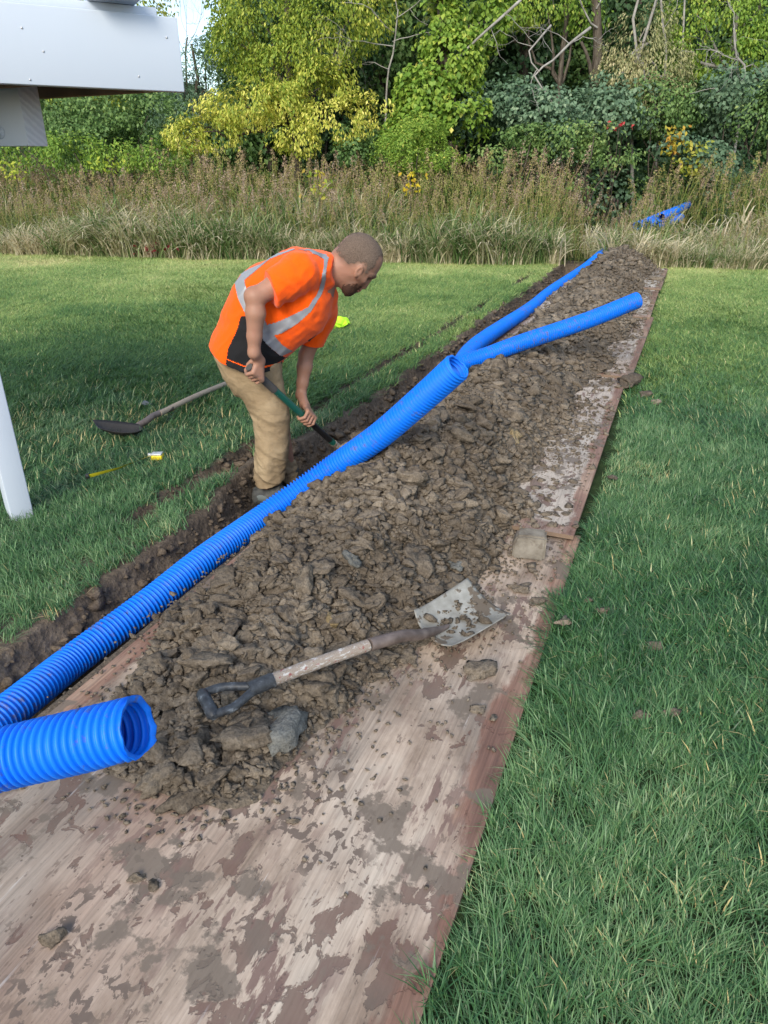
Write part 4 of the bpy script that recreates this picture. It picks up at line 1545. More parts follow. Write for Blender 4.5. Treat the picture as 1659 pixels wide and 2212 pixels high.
camdir = np.array([0, 0, CAM_H]) - (PS + hN[0] * PF + hN[1] * PL + np.array([0, 0, hN[2]]))
cl = np.array([camdir @ PF, camdir @ PL, camdir[2]])
cl /= np.linalg.norm(cl)
grip_hand(wrN, hN, cl * .75 + np.array([.15, 0, .55]), 1, -1, knuckle=48)
grip_hand(wrF, hF, np.array([.62, .30, .62]), 1, 1, knuckle=30)
bv, bq = F1.mesh(2)

def near_cone(v, p, q, r0, r1):
    d = q - p
    t = np.clip(((v - p) @ d) / (d @ d), 0, 1)
    return np.linalg.norm(v - p - t[:, None] * d, axis=1) - (r0 + (r1 - r0) * t)

# ---- colour of the skin: hair, stubble, flush
hair_poly = pz([(420, 540), (470, 400), (540, 330), (640, 225), (760, 160), (880, 140), (1000, 160), (1130, 230), (1235, 330), (1310, 440), (1362, 600), (1365, 690), (1280, 655), (1255, 690), (1225, 760), (1190, 830), (1110, 890), (1040, 960), (985, 960), (975, 890), (1005, 800), (975, 745), (900, 735), (800, 760), (690, 770), (560, 690), (470, 560)], -.07, J7)
beard_poly = pz([(940, 930), (1000, 960), (960, 1060), (930, 1120), (985, 1195), (960, 1215), (900, 1250), (850, 1300), (700, 1390), (600, 1360), (535, 1240), (520, 1160), (600, 1080), (720, 1010), (830, 1000), (900, 960)], -.05, J7)
def soft(poly, v, w):
    d = np.full(len(v), 1e9)
    for i in range(len(poly)):
        a, b = poly[i], poly[(i + 1) % len(poly)]
        e = b - a
        t = np.clip(((v[:, 0] - a[0]) * e[0] + (v[:, 2] - a[1]) * e[1]) / max(e @ e, 1e-12), 0, 1)
        d = np.minimum(d, np.hypot(v[:, 0] - a[0] - t * e[0], v[:, 2] - a[1] - t * e[1]))
    s_ = np.where(inpoly(poly, v[:, 0], v[:, 2]), 1, -1) * d
    return np.clip(s_ / w * .5 + .5, 0, 1)
headm = (bv[:, 2] > J7(600, 1380)[2] - .01) & (bv[:, 0] > J7(400, 500)[0] - .005) & (np.abs(bv[:, 1]) < .125)
hairw = np.where(headm, soft(hair_poly, bv, .016), 0)
beardw = np.where(headm, soft(beard_poly, bv, .014), 0)
cen_y = np.abs(bv[:, 1])
thin = np.exp(-(((bv[:, 0] - J7(1090, 270)[0]) / .05) ** 2 + ((bv[:, 2] - J7(1090, 270)[2]) / .03) ** 2))
skin = np.array([.34, .180, .120])
col = np.tile(skin, (len(bv), 1)) * (1 + .10 * fbm(bv[:, 0] * 18, bv[:, 1] * 18, bv[:, 2] * 18, 3, 71)[:, None])
red = np.clip(fbm(bv[:, 0] * 9, bv[:, 1] * 9, bv[:, 2] * 9, 2, 73) + .15, 0, 1)[:, None] * .35
col = col * (1 - red) + np.array([.31, .12, .085]) * red
hc = np.array([.105, .078, .060]) * (1 + .35 * fbm(bv[:, 0] * 90, bv[:, 1] * 90, bv[:, 2] * 90, 2, 75)[:, None])
hw = (hairw * (.80 - .35 * thin))[:, None]
col = col * (1 - hw) + hc * hw
bw = (beardw * .86)[:, None]
chin = np.clip((J7(900, 1050)[2] - bv[:, 2]) / .05, 0, 1)[:, None]
bcol = (np.array([.11, .055, .035]) * (1 - chin) + np.array([.055, .026, .018]) * chin)
bw = bw * (.75 + .25 * chin)
col = col * (1 - bw) + bcol * bw
for sgn in (-1, 1):                       # eyebrow and lash line
    for (p0, p1, r_, kcol) in ((J7(1170, 985, .018 * sgn), J7(1105, 985, .05 * sgn), .009, (.07, .04, .03)), (J7(1085, 1045, .026 * sgn), J7(1050, 1040, .045 * sgn), .0055, (.05, .03, .025))):
        w = np.clip(1 - near_cone(bv, p0, p1, r_, r_) / .005, 0, 1)[:, None] * .8
        col = col * (1 - w) + np.array(kcol) * w
lw = np.clip(1 - near_cone(bv, J7(905, 1245, -.018), J7(905, 1245, .018), .009, .009) / .004, 0, 1)[:, None] * .5
col = col * (1 - lw) + np.array([.24, .09, .075]) * lw
# forearm hair shade and grubby hands
hd = np.minimum(np.linalg.norm(bv - hN, axis=1), np.linalg.norm(bv - hF, axis=1))
dirt = np.clip((.085 - hd) / .03, 0, 1) * np.clip(fbm(bv[:, 0] * 45, bv[:, 1] * 45, bv[:, 2] * 45, 3, 79) * 1.6, 0, .55)
col = col * (1 - dirt[:, None]) + np.array([.12, .085, .065]) * dirt[:, None]
t = NT('skin')
t.fin(t.attr('tone', out='Color'), .52, t.bump(t.noise(t.coord(), 130, 4), .25, .002), .35)
t.b.inputs['Subsurface Weight'].default_value = .12
t.b.inputs['Subsurface Radius'].default_value = (.012, .004, .002)
M_skin = t.m
col4 = np.concatenate([np.clip(col, 0, 1), np.ones((len(col), 1))], 1).astype(np.float32)
person = link('person', mesh_np('person', to_world(bv), bq, M_skin, True, dict(tone=('FLOAT_COLOR', col4))))
tag(person, 'man in orange hi-vis shirt and tan trousers bending over the trench, shovelling', 'person')
t = NT('cropped_hair')
n1 = t.noise(t.mapping(t.coord(), (1, 1, 1)), 260, 4, .7)
M_hair = t.fin(t.ramp(n1, [(.35, (.085, .060, .045)), (.65, (.165, .120, .092))]), .8, t.bump(n1, .35, .003), .2)
n1 = None
t = NT('beard_hair')
n1 = t.noise(t.coord(), 240, 4, .7)
M_beard = t.fin(t.ramp(n1, [(.35, (.028, .014, .010)), (.65, (.085, .042, .028))]), .85, t.bump(n1, .9, .003), .2)
fc = bv[bq].mean(1)
hn = fbm(fc[:, 0] * 130, fc[:, 1] * 130, fc[:, 2] * 130, 2, 81)
keep = (hairw[bq].mean(1) + hn * .35 > .74)
part_of('hair', bv, bq, keep, M_hair, person, .0022)
keep = (beardw * (.35 + .65 * np.repeat(chin, 1, 1)[:, 0]))[bq].mean(1) + hn * .3 > .58
part_of('beard', bv, bq, keep, M_beard, person, .0030)

# ---- shirt
F2 = Field((-.56, -.40, .28), (.66, .40, 1.38), .0044)
tor = pz([(1052, 252), (985, 243), (900, 223), (800, 215), (690, 243), (600, 296), (500, 348), (430, 394), (378, 470), (343, 560), (296, 660), (257, 750), (222, 845), (205, 930), (240, 1110), (420, 1210), (640, 1190), (720, 1080), (702, 1000), (770, 950), (840, 890), (905, 850), (985, 790), (1030, 715), (1052, 630), (1058, 560), (1046, 500), (1120, 440), (1130, 330)])
hemc = pz([(60, 830), (165, 888), (240, 948), (320, 1000), (440, 1052), (560, 1072), (640, 1072), (695, 1046), (900, 1000), (1100, 800), (1094, 560), (1058, 484), (1050, 380), (1052, 252), (1052, 100), (60, 100)], -.10)
F2.slab(tor, .005, .185, .17, .01, clip=hemc, power=2.3)
slN = shN * .36 + elN * .64
def union(A, B, k):
    h = np.clip(k - np.abs(A.a - B.a), 0, None) / k
    A.a = np.minimum(A.a, B.a) - h * h * k * .25
nN = (elN - shN) / np.linalg.norm(elN - shN)
Fs = Field((-.56, -.40, .28), (.66, .40, 1.38), .0044)
Fs.chain([J(900, 370, -.10), shN + np.array([0, .01, .006]), slN * .5 + shN * .5, slN + (elN - shN) * .25], [.080, .082, .076, .080], .03)
Fs.halfspace(slN, nN + np.array([-.12, 0, .10]))
union(F2, Fs, .02)
slF = J(905, 885, .175)
Fs = Field((-.56, -.40, .28), (.66, .40, 1.38), .0044)
Fs.chain([J(980, 560, .10), shF, slF + (elF - shF) * .35], [.08, .070, .058], .03)
Fs.halfspace(slF, elF - shF + np.array([.05, 0, 0]))
union(F2, Fs, .03)
sv, sq = F2.mesh(3)
sn_ = vnormals(sv, sq)
# folds: drag lines from the near shoulder to belly, and hanging folds above the hem
axv = J(400, 900) - J(1000, 350)
axv /= np.linalg.norm(axv)
uu, ww = sv @ axv, sv @ np.cross(axv, [0, 1, 0])
fold = .0075 * (.45 - np.abs(fbm(uu * 5 + 2, ww * 11, sv[:, 1] * 7, 3, 91)) * 2.2) + .0035 * fbm(uu * 26, ww * 9, sv[:, 1] * 12, 2, 93)
arm_w = np.exp(-(near_cone(sv, shN, slN, .05, .05) / .10) ** 2)
fold += .0022 * arm_w * np.sin(((sv - shN) @ nN) * 95 + 3 * vnoise(sv[:, 0] * 14, sv[:, 1] * 14, sv[:, 2] * 14, 95))
pit = np.exp(-(np.linalg.norm(sv - J(700, 640, -.17), axis=1) / .13) ** 2)
fold += .003 * pit * np.sin((sv[:, 0] * .9 + sv[:, 2] * .5) * 75 + 4 * vnoise(sv[:, 0] * 12, sv[:, 1] * 12, sv[:, 2] * 12, 96))
sv = sv + sn_ * fold[:, None]
t = NT('hi_vis_cloth')
n1 = t.noise(t.coord(), 420, 2)
n2 = t.noise(t.mapping(t.coord(), (1, 1, .6)), 16, 5, .6)
n3 = t.noise(t.coord(), 5, 4)
c = t.mix(t.ramp(n3, [(.5, 0.0), (.75, .25)]), (1.0, .110, .002), (.82, .080, .003))
M_org = t.fin(c, .85, t.bump(t.math('ADD', n2, t.math('MULTIPLY', n1, .25)), .45, .012), .15)
t.b.inputs['Sheen Weight'].default_value = .15
M_blkc = simple('black_mesh_cloth', (.0055, .0055, .007), .9, nscale=300, var=.4, bump=.3)
t = NT('reflective_tape')
n1 = t.noise(t.coord(), 30, 4)
M_refl = t.fin(t.mix(n1, (.26, .265, .285), (.36, .365, .385)), .42, t.bump(n1, .2, .006), .5, .25)
M_dark = simple('printed_ink', (.03, .012, .008), .7)
sc_ = sv[sq].mean(1)
fcn = vnormals(sv, sq)[sq].mean(1)
near = sc_[:, 1] < -.02
def region(pts, l):
    return inpoly(pz(pts, l), sc_[:, 0], sc_[:, 2])
onarm = near_cone(sc_, shN, slN + (elN - shN) * .1, .098, .094) < .0
onarm &= sc_[:, 1] < -.125
onarmF = (near_cone(sc_, J(980, 560, .12), slF + (elF - shF) * .1, .09, .078) < 0) & (sc_[:, 1] > .10)
# waist band: right round the trunk; braces: over each shoulder
band_n = region([(405, 405), (352, 482), (430, 625), (500, 720), (590, 860), (690, 985), (760, 958), (700, 890), (640, 790), (560, 660), (470, 530)], -.16)
band_f = region([(405, 405), (352, 482), (430, 625), (500, 720), (590, 860), (690, 985), (760, 958), (700, 890), (640, 790), (560, 660), (470, 530)], .0)
brace = [(405, 405), (455, 440), (520, 385), (620, 300), (720, 262), (800, 232), (900, 238), (960, 265), (1000, 300), (1003, 345), (990, 430), (955, 530), (900, 610), (800, 660), (700, 705), (590, 735), (560, 790), (625, 810), (720, 785), (830, 720), (920, 640), (985, 530), (1015, 430), (1026, 290), (960, 240), (900, 205), (800, 200), (690, 225), (560, 290), (470, 345)]
br_n = region(brace, -.09) & (sc_[:, 1] < -.055) & ~onarm
br_f = region(brace, .09) & (sc_[:, 1] > .095) & ~onarmF
stripe = ((band_n & near) | (band_f & ~near)) & ~onarm & ~onarmF | br_n | br_f
side = region([(425, 690), (398, 790), (340, 905), (322, 1010), (340, 1120), (760, 1120), (696, 990), (600, 865), (540, 770), (480, 690)], -.16) & ~stripe & ~onarm
side_f = (np.abs(sc_[:, 1]) > .06) & ~near & region([(425, 690), (398, 790), (340, 905), (322, 1010), (340, 1120), (760, 1120), (696, 990), (600, 865), (540, 770)], .1) & ~stripe & ~onarmF
low_ = region([(600, 865), (696, 990), (700, 1000), (760, 1180), (340, 1180), (340, 1010), (500, 900)], 0) & ~stripe & ~onarm & ~onarmF & (sc_[:, 0] > J(520, 950)[0])
side = (side & (sc_[:, 1] < -.0)) | side_f | low_
shirt = part_of('shirt', sv, sq, ~side, M_org, person)
part_of('side_panel', sv, sq, side, M_blkc, shirt)
part_of('reflective_stripe', sv, sq, stripe & near, M_refl, shirt, .0022)
part_of('reflective_stripe', sv, sq, stripe & ~near, M_refl, shirt, .0022)
mark = region([(903, 850), (900, 835), (915, 825), (942, 822), (938, 838), (922, 838), (926, 852), (910, 858)], .0) & (fcn[:, 0] > -.2)
mark &= np.abs(sc_[:, 1] - (-.02)) < .10
if mark.any():
    part_of('printed_mark', sv, sq, mark, M_dark, shirt, .0012)
# thin hem stitching on the black panel
hemd = np.abs((sc_[:, 2] - np.interp(sc_[:, 0], *pz([(165, 870), (320, 985), (440, 1035), (560, 1054), (640, 1054), (695, 1028)], -.17).T)))
st_ = side & near & (hemd < .0028)
if st_.any():
    part_of('hem_stitch', sv, sq, st_, M_org, shirt, .001)

# ---- trousers
F3 = Field((-.52, -.30, -.25), (.42, .34, .78), .0042)
pel = pz([(238, 900), (240, 960), (262, 1030), (300, 1115), (390, 1240), (560, 1260), (690, 1200), (702, 1060), (690, 930), (400, 780)])
F3.slab(pel, .01, .152, .13, .02)
legN = pz([(300, 1000), (335, 1120), (390, 1230), (440, 1320), (480, 1400), (498, 1480), (505, 1560), (502, 1700), (503, 1800), (498, 1880), (498, 2000), (715, 1980), (706, 1850), (720, 1760), (738, 1650), (744, 1560), (745, 1480), (748, 1400), (738, 1330), (715, 1240), (692, 1160), (680, 1020), (500, 900)], -.10)
hemN = pz([(200, 1200), (470, 1862), (500, 1878), (600, 1880), (640, 1874), (712, 1838), (800, 1700), (800, 800), (200, 800)], -.10)
F3.slab(legN, -.052, .086, .10, .02, clip=hemN)
legF = pz([(480, 1000), (520, 1200), (600, 1400), (650, 1500), (668, 1600), (676, 1700), (690, 1800), (700, 1900), (830, 1850), (812, 1780), (788, 1710), (766, 1690), (748, 1640), (740, 1560), (742, 1460), (752, 1380), (738, 1300), (712, 1180), (690, 1020)], .095)
hemF = pz([(300, 1100), (660, 1815), (720, 1800), (750, 1832), (822, 1808), (900, 1700), (900, 800), (300, 800)], .095)
F3.slab(legF, .115, .085, .085, .02, clip=hemF)
tv, tq = F3.mesh(3)
tn = vnormals(tv, tq)
kn_ = J(620, 1430, -.1)
low = np.clip((J(600, 1500)[2] - tv[:, 2]) / .25, 0, 1)
fold = .0085 * (.4 - np.abs(fbm(tv[:, 0] * 8, tv[:, 1] * 8, tv[:, 2] * 15 + tv[:, 0] * 8, 3, 97)) * 2.2) * (.6 + low)
ww = vnoise(tv[:, 0] * 11, tv[:, 1] * 11, tv[:, 2] * 11, 98)
fold += .0010 * np.exp(-((tv[:, 2] - kn_[2]) / .13) ** 2) * np.sin(tv[:, 2] * 110 + tv[:, 0] * 45 + 3.5 * ww)
fold += .0016 * np.exp(-((tv[:, 2] - J(600, 1800)[2]) / .09) ** 2) * np.sin(tv[:, 2] * 130 - tv[:, 0] * 40 + 4 * ww)
fold += .0012 * np.exp(-(np.linalg.norm(tv - J(560, 1150, -.17), axis=1) / .12) ** 2) * np.sin(tv[:, 2] * 90 + tv[:, 0] * 90 + 3 * ww)
tv = tv + tn * fold[:, None]
t = NT('tan_canvas')
p = t.coord()
n2 = t.noise(t.mapping(p, (1, 1, 1.6)), 22, 5, .62)
n3 = t.noise(p, 6, 5, .6)
c = t.ramp(n3, [(.35, (.235, .165, .095)), (.55, (.32, .235, .14)), (.7, (.38, .285, .175))])
st_ = t.ramp(t.noise(t.mapping(p, (1, 1, .8)), 13, 5, .6), [(.58, 0.0), (.68, .6)])
c = t.mix(st_, c, (.15, .105, .065))
dz = t.n.new('ShaderNodeMapRange')
t.l.new(t.math('ADD', t.sep(p)[2], t.math('MULTIPLY', n3, .2)), dz.inputs['Value'])
dz.inputs['From Min'].default_value = .22
dz.inputs['From Max'].default_value = -.02
dz.inputs['To Max'].default_value = .4
c = t.mix(dz.outputs[0], c, (.15, .112, .075))
M_tan = t.fin(c, .9, t.bump(t.math('ADD', n2, t.math('MULTIPLY', t.noise(p, 500, 2), .2)), .55, .012), .12)
tro = part_of('trousers', tv, tq, np.ones(len(tq), bool), M_tan, person)
tc2 = tv[tq].mean(1)
seam = np.array([J(450, 1060, -.19), J(570, 1290, -.195), J(632, 1430, -.19), J(640, 1600, -.19), J(626, 1740, -.19), J(632, 1870, -.19)])
seam_s = np.interp(-tc2[:, 2], -seam[:, 2], seam[:, 0])
sm = (np.abs(tc2[:, 0] - seam_s) < .0032) & (tc2[:, 1] < -.15)
M_seam = simple('seam_thread', (.17, .115, .06), .9)
if sm.any():
    part_of('seam', tv, tq, sm, M_seam, tro, .0008)

# ---- boots
t = NT('boot_leather')
n1 = t.noise(t.coord(), 30, 5)
M_boot = t.fin(t.ramp(n1, [(.35, (.040, .041, .042)), (.6, (.085, .086, .080)), (.75, (.15, .13, .10))]), .7, t.bump(n1, .3, .003), .3)
M_sole = simple('boot_sole', (.055, .050, .043), .85, nscale=40, var=.5)
M_trim = simple('boot_trim', (.10, .12, .12), .6)
for l, up, so, pn in ((-.055, [(280, 980), (620, 960), (860, 880), (870, 960), (1000, 1020), (1130, 1120), (1180, 1220), (1120, 1290), (700, 1330), (260, 1330), (205, 1270), (235, 1130)],
                   [(200, 1265), (262, 1318), (700, 1330), (1120, 1285), (1190, 1225), (1195, 1300), (1130, 1345), (700, 1385), (250, 1385), (195, 1340)],
                   [(350, 1150), (440, 1130), (560, 1170), (620, 1230), (480, 1270), (380, 1230)]),
                  (.115, [(840, 700), (1000, 650), (1140, 540), (1215, 590), (1240, 720), (1290, 800), (1330, 880), (1300, 960), (1000, 1010), (800, 980), (790, 850)],
                   [(790, 950), (1000, 1000), (1300, 950), (1340, 880), (1350, 960), (1310, 1010), (1000, 1060), (790, 1020)],
                   [(1190, 590), (1225, 590), (1245, 700), (1205, 720)])):
    pass
    Fb = Field(np.array([J8(600, 1000, l)[0] - .22, l - .09, -.30]), np.array([J8(600, 1000, l)[0] + .34, l + .09, .18]), .0045)
    Fb.slab(pz(up, l, J8), l, .050, .055, .01)
    v, q = Fb.mesh(2)
    v = v + vnormals(v, q) * (.0015 * fbm(v[:, 0] * 40, v[:, 1] * 40, v[:, 2] * 40, 2, 5))[:, None]
    bt = part_of('boot', v, q, np.ones(len(q), bool), M_boot, person)
    c_ = v[q].mean(1)
    pm = inpoly(pz(pn, l - .04, J8), c_[:, 0], c_[:, 2]) & (c_[:, 1] < l)
    if pm.any():
        part_of('trim', v, q, pm, M_trim, bt, .0015)
    Fb = Field(np.array([J8(600, 1000, l)[0] - .22, l - .09, -.34]), np.array([J8(600, 1000, l)[0] + .34, l + .09, .18]), .0045)
    Fb.slab(pz(so, l, J8), l, .054, .02, .008, power=4)
    v, q = Fb.mesh(1)
    part_of('sole', v, q, np.ones(len(q), bool), M_sole, bt)

# ---- the shovel in his hands
hs = empty('digging_shovel', tuple(PS + hF[0] * PF + hF[1] * PL + np.array([0, 0, hF[2]])))
tag(hs, 'green and black handled shovel held by the man, blade down in the trench', 'shovel')
HI = -V3(hs.location)
def Wd(p): return to_world(np.asarray(p, float)[None])[0] + HI
M_green = NT('chipped_green_paint')
t = M_green
n1 = t.noise(t.coord(), 34, 6, .7)
M_green = t.fin(t.mix(t.ramp(n1, [(.64, 0.0), (.67, 1.0)]), (.008, .085, .062), (.36, .38, .36)), .4, t.bump(n1, .2, .001), .5)
M_rub = simple('grey_rubber', (.065, .06, .055), .8, nscale=40)
M_bpt = simple('black_paint', (.009, .009, .010), .35, nscale=40)
top_ = on_handle(478)
g1, g2, g3, g4, g5 = on_handle(655), on_handle(872), on_handle(1040), on_handle(1062), HA1 + hax * .02
for nm, p0, p1, r_, m_ in (('rubber_grip', top_, g1, HR + .002, M_rub), ('green_shaft', g1 - hax * .004, g2, HR, M_green), ('black_shaft', g2 - hax * .002, g3, HR - .0004, M_bpt),
                           ('green_collar', g3 - hax * .002, g4, HR, M_green), ('socket', g4 - hax * .002, g5 + hax * .10, HR + .0025, M_steel)):
    MB().tube(np.linspace(Wd(p0), Wd(p1), 4), r_, 16).build(nm, m_, hs, True)
bt0 = g5 + hax * .09
lat = np.array([0, 1.0, 0]) - hax * hax[1]
lat /= np.linalg.norm(lat)
nn = np.cross(hax, lat)
S, Q = np.meshgrid(np.linspace(-1, 1, 13), np.linspace(0, 1, 13))
wq = .095 * np.where(Q < .12, .6 + Q * 3.3, 1.0) * np.clip((1.02 - Q) / .35, 0, 1) ** .45
P0 = bt0[None, None] + hax * (Q * .25)[..., None] + lat * (S * wq)[..., None] + nn * (.022 * (S ** 2) - .012 - .02 * Q)[..., None]
top = to_world(P0.reshape(-1, 3)) + HI
i = (np.arange(12)[:, None] * 13 + np.arange(12)[None]).ravel()
q4 = np.stack([i, i + 1, i + 14, i + 13], -1)
link('blade', mesh_np('blade', np.vstack([top, top - V3((0, 0, .003))]), np.vstack([q4, q4[:, ::-1] + len(top)]), M_steel, True), hs)
# ================================================================== GRASS
def blade_tuft(n, rad, h0, h1, w, lean, seed, segs=3, droop=.5):
    """n curved blades round the origin, all combed a little toward +x"""
    r_ = np.random.default_rng(seed)
    a, q = r_.uniform(0, 6.28, n), rad * np.sqrt(r_.uniform(0, 1, n))
    bx, by = q * np.cos(a), q * np.sin(a)
    da = r_.normal(0, .95, n)
    out = r_.uniform(.15, 1.0, n) * lean
    h = r_.uniform(h0, h1, n)
    dx, dy = np.cos(da) * out, np.sin(da) * out
    wx, wy = -np.sin(da + r_.normal(0, .5, n)), np.cos(da + r_.normal(0, .5, n))
    tint = np.clip(r_.normal(.42, .20, n), 0, .95)
    tint = np.where(r_.uniform(size=n) < .014, 1.0, tint)
    V, F, T = [], [], []
    k = segs
    for s_ in range(k + 1):
        f = s_ / k
        x = bx + dx * h * (f ** 1.5) * (1 + droop * f)
        y = by + dy * h * (f ** 1.5) * (1 + droop * f)
        z = h * (f - .32 * out * f * f * (1 + droop))
        ww = w * (1 - f * .55) * .5 if s_ < k else 0
        if s_ < k:
            V += [np.stack([x - wx * ww, y - wy * ww, z], -1), np.stack([x + wx * ww, y + wy * ww, z], -1)]
        else:
            V += [np.stack([x, y, z], -1)]
    m = len(V)
    v = np.stack(V, 1).reshape(-1, 3)
    b = np.arange(n)[:, None] * m
    f4 = np.concatenate([b + np.array([[2 * i, 2 * i + 1, 2 * i + 3, 2 * i + 2]]) for i in range(k - 1)])
    f3 = b + np.array([[2 * k - 2, 2 * k - 1, 2 * k]])
    return v, [f4, f3], np.repeat(tint, m)

GR_ST = [(0.0, (0.016, 0.057, 0.019)), (.30, (0.039, 0.123, 0.039)), (.50, (0.083, 0.190, 0.065)), (.68, (0.165, 0.296, 0.116)), (.84, (0.365, 0.475, 0.240)), (1.0, (0.706, 0.546, 0.240))]
M_grass = foliage_mat('grass_blades', GR_ST, .28, True, .42, .5)
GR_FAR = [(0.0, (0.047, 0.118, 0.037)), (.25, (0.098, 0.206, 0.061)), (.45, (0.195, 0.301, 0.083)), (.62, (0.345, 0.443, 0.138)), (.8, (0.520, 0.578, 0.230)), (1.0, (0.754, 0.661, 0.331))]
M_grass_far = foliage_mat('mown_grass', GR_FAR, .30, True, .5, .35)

def lawn_points(n, ymin, ymax, xlim):
    x = rng.uniform(*xlim, n)
    y = rng.uniform(ymin, ymax, n)
    px, py, d = proj(np.stack([x, y, np.full(n, .03)], -1))
    ok = (d > .3) & (px > -700) & (px < 2500) & (py < 2700)
    x, y = x[ok], y[ok]
    u, t = xy2ut(x, y)
    edge = .010 + .018 * vnoise(t * 14, u * 3, seed=61)
    right = u > edge
    left = u < trench_left(t) - np.where(t < 1.0, .015, .04) + .03 * vnoise(t * 11, 4, seed=62)
    past = t > 11.5
    beyond = (t > 10.3) & (u > -.9)
    ok = right | left | past | beyond
    ok &= ~((furrow(u, t) > .02) & (u < -1.4))
    ok &= ~((x < -1.555) & (x > -1.66) & (y > 2.80) & (y < 2.93))
    # bitten turf patches
    for (bx, by, br) in ((-1.02, 2.62, .07), (-1.19, 2.45, .06), (.66, 2.30, .07)):
        ok &= ~((np.hypot((x - bx), (y - by)) < br * (.6 + .5 * vnoise(x * 30, y * 30, seed=63))))
    return x[ok], y[ok], u[ok], t[ok]

def comb(x, y):
    """direction the grass is combed in, swirling over the lawn"""
    return 1.7 + 2.2 * fbm(x * .55 + 3, y * .55, oct=2, seed=65) + 1.2 * fbm(x * 2.2, y * 2.2, oct=2, seed=67)

def lush(x, y):
    return fbm(x * 1.5, y * 1.5, oct=3, seed=69)

def weed_edge(x):
    return 12.2 - .157 * x + .25 * fbm(x * 1.1, 2.0, oct=3, seed=68)

near_v = [blade_tuft(13, .030, .050, .095, .0042, 1.05, 300 + i) for i in range(5)] + [blade_tuft(13, .034, .035, .065, .0040, 1.7, 310 + i) for i in range(3)]
n = 108000
x, y, u, t_ = lawn_points(n, .6, 5.6, (-4.6, 4.2))
d = np.hypot(x, y)
keep = rng.uniform(size=len(x)) < np.clip(1.25 - d * .16, .42, 1) * np.clip((5.6 - y) / 1.4, 0, 1)
x, y, u, t_ = x[keep], y[keep], u[keep], t_[keep]
m = len(x)
lu = lush(x, y)
s_ = np.clip(.92 + .55 * lu + rng.normal(0, .12, m), .45, 1.5)
s_ = np.where(u > 0, s_, s_ * .95)
s_ *= np.where((u > 0) & (u < .05), .85, 1)
rot = np.stack([rng.normal(0, .10, m), rng.normal(0, .10, m), comb(x, y) + rng.normal(0, .42, m)], -1)
tint = np.clip(-.02 - .20 * lu + .10 * fbm(x * 5, y * 5, oct=2, seed=72) + rng.normal(0, .05, m) + .10 * np.clip((y - 3) / 2, 0, 1), -.35, .4)  # last term leaves nearer blades darker, house shade put into the tint
edge_dry = np.exp(-np.clip(trench_left(t_) - u, 0, 9) / .05) * (u < -1) * (rng.uniform(size=m) < .35)
tint = tint + .42 * edge_dry
z = np.where(u < -1.6, np.minimum(0, 0), 0) * np.ones(m)
vid = np.where((lu < -.05) & (rng.uniform(size=m) < .75), rng.integers(5, 8, m), rng.integers(0, 5, m))
o = scatter('lawn_grass', near_v, np.stack([x, y, z - .004], -1), rot, np.stack([s_, s_, s_ * rng.uniform(.8, 1.15, m)], -1), vid, tint, M_grass)
tag(o, 'long dark green grass blades of the near lawn, house shade in their tint')

far_v = [blade_tuft(16, .055, .035, .065, .0065, 1.1, 330 + i, 2) for i in range(4)]
n = 220000
x, y, u, t_ = lawn_points(n, 4.2, 14.6, (-11.5, 12))
ok = (y < weed_edge(x) + .5) & (rng.uniform(size=len(x)) < np.clip((y - 4.2) / .7, 0, 1) * np.clip(1.15 - (y - 5) * .05, .6, 1))
x, y, u, t_ = x[ok], y[ok], u[ok], t_[ok]
m = len(x)
lu = lush(x * .6, y * .6)
s_ = np.clip(1.0 + .35 * lu + rng.normal(0, .15, m), .5, 1.6)
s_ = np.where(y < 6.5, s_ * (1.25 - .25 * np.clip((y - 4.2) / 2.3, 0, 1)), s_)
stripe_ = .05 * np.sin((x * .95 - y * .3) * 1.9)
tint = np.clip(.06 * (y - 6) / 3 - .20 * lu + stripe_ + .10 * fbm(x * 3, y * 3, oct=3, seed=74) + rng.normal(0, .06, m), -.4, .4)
tint += -.26 * np.clip((7.5 - y) / 3.2, 0, 1) + .16 * np.clip((y - 8) / 4, 0, 1)  # house shade tinted into the nearer grass, open light into the farther
rot = np.stack([rng.normal(0, .12, m), rng.normal(0, .12, m), comb(x, y) + rng.normal(0, .6, m)], -1)
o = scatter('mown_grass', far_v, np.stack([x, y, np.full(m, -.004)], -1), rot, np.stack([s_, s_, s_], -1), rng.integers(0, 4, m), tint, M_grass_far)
tag(o, 'paler mown grass of the far lawn, open light in its tint')

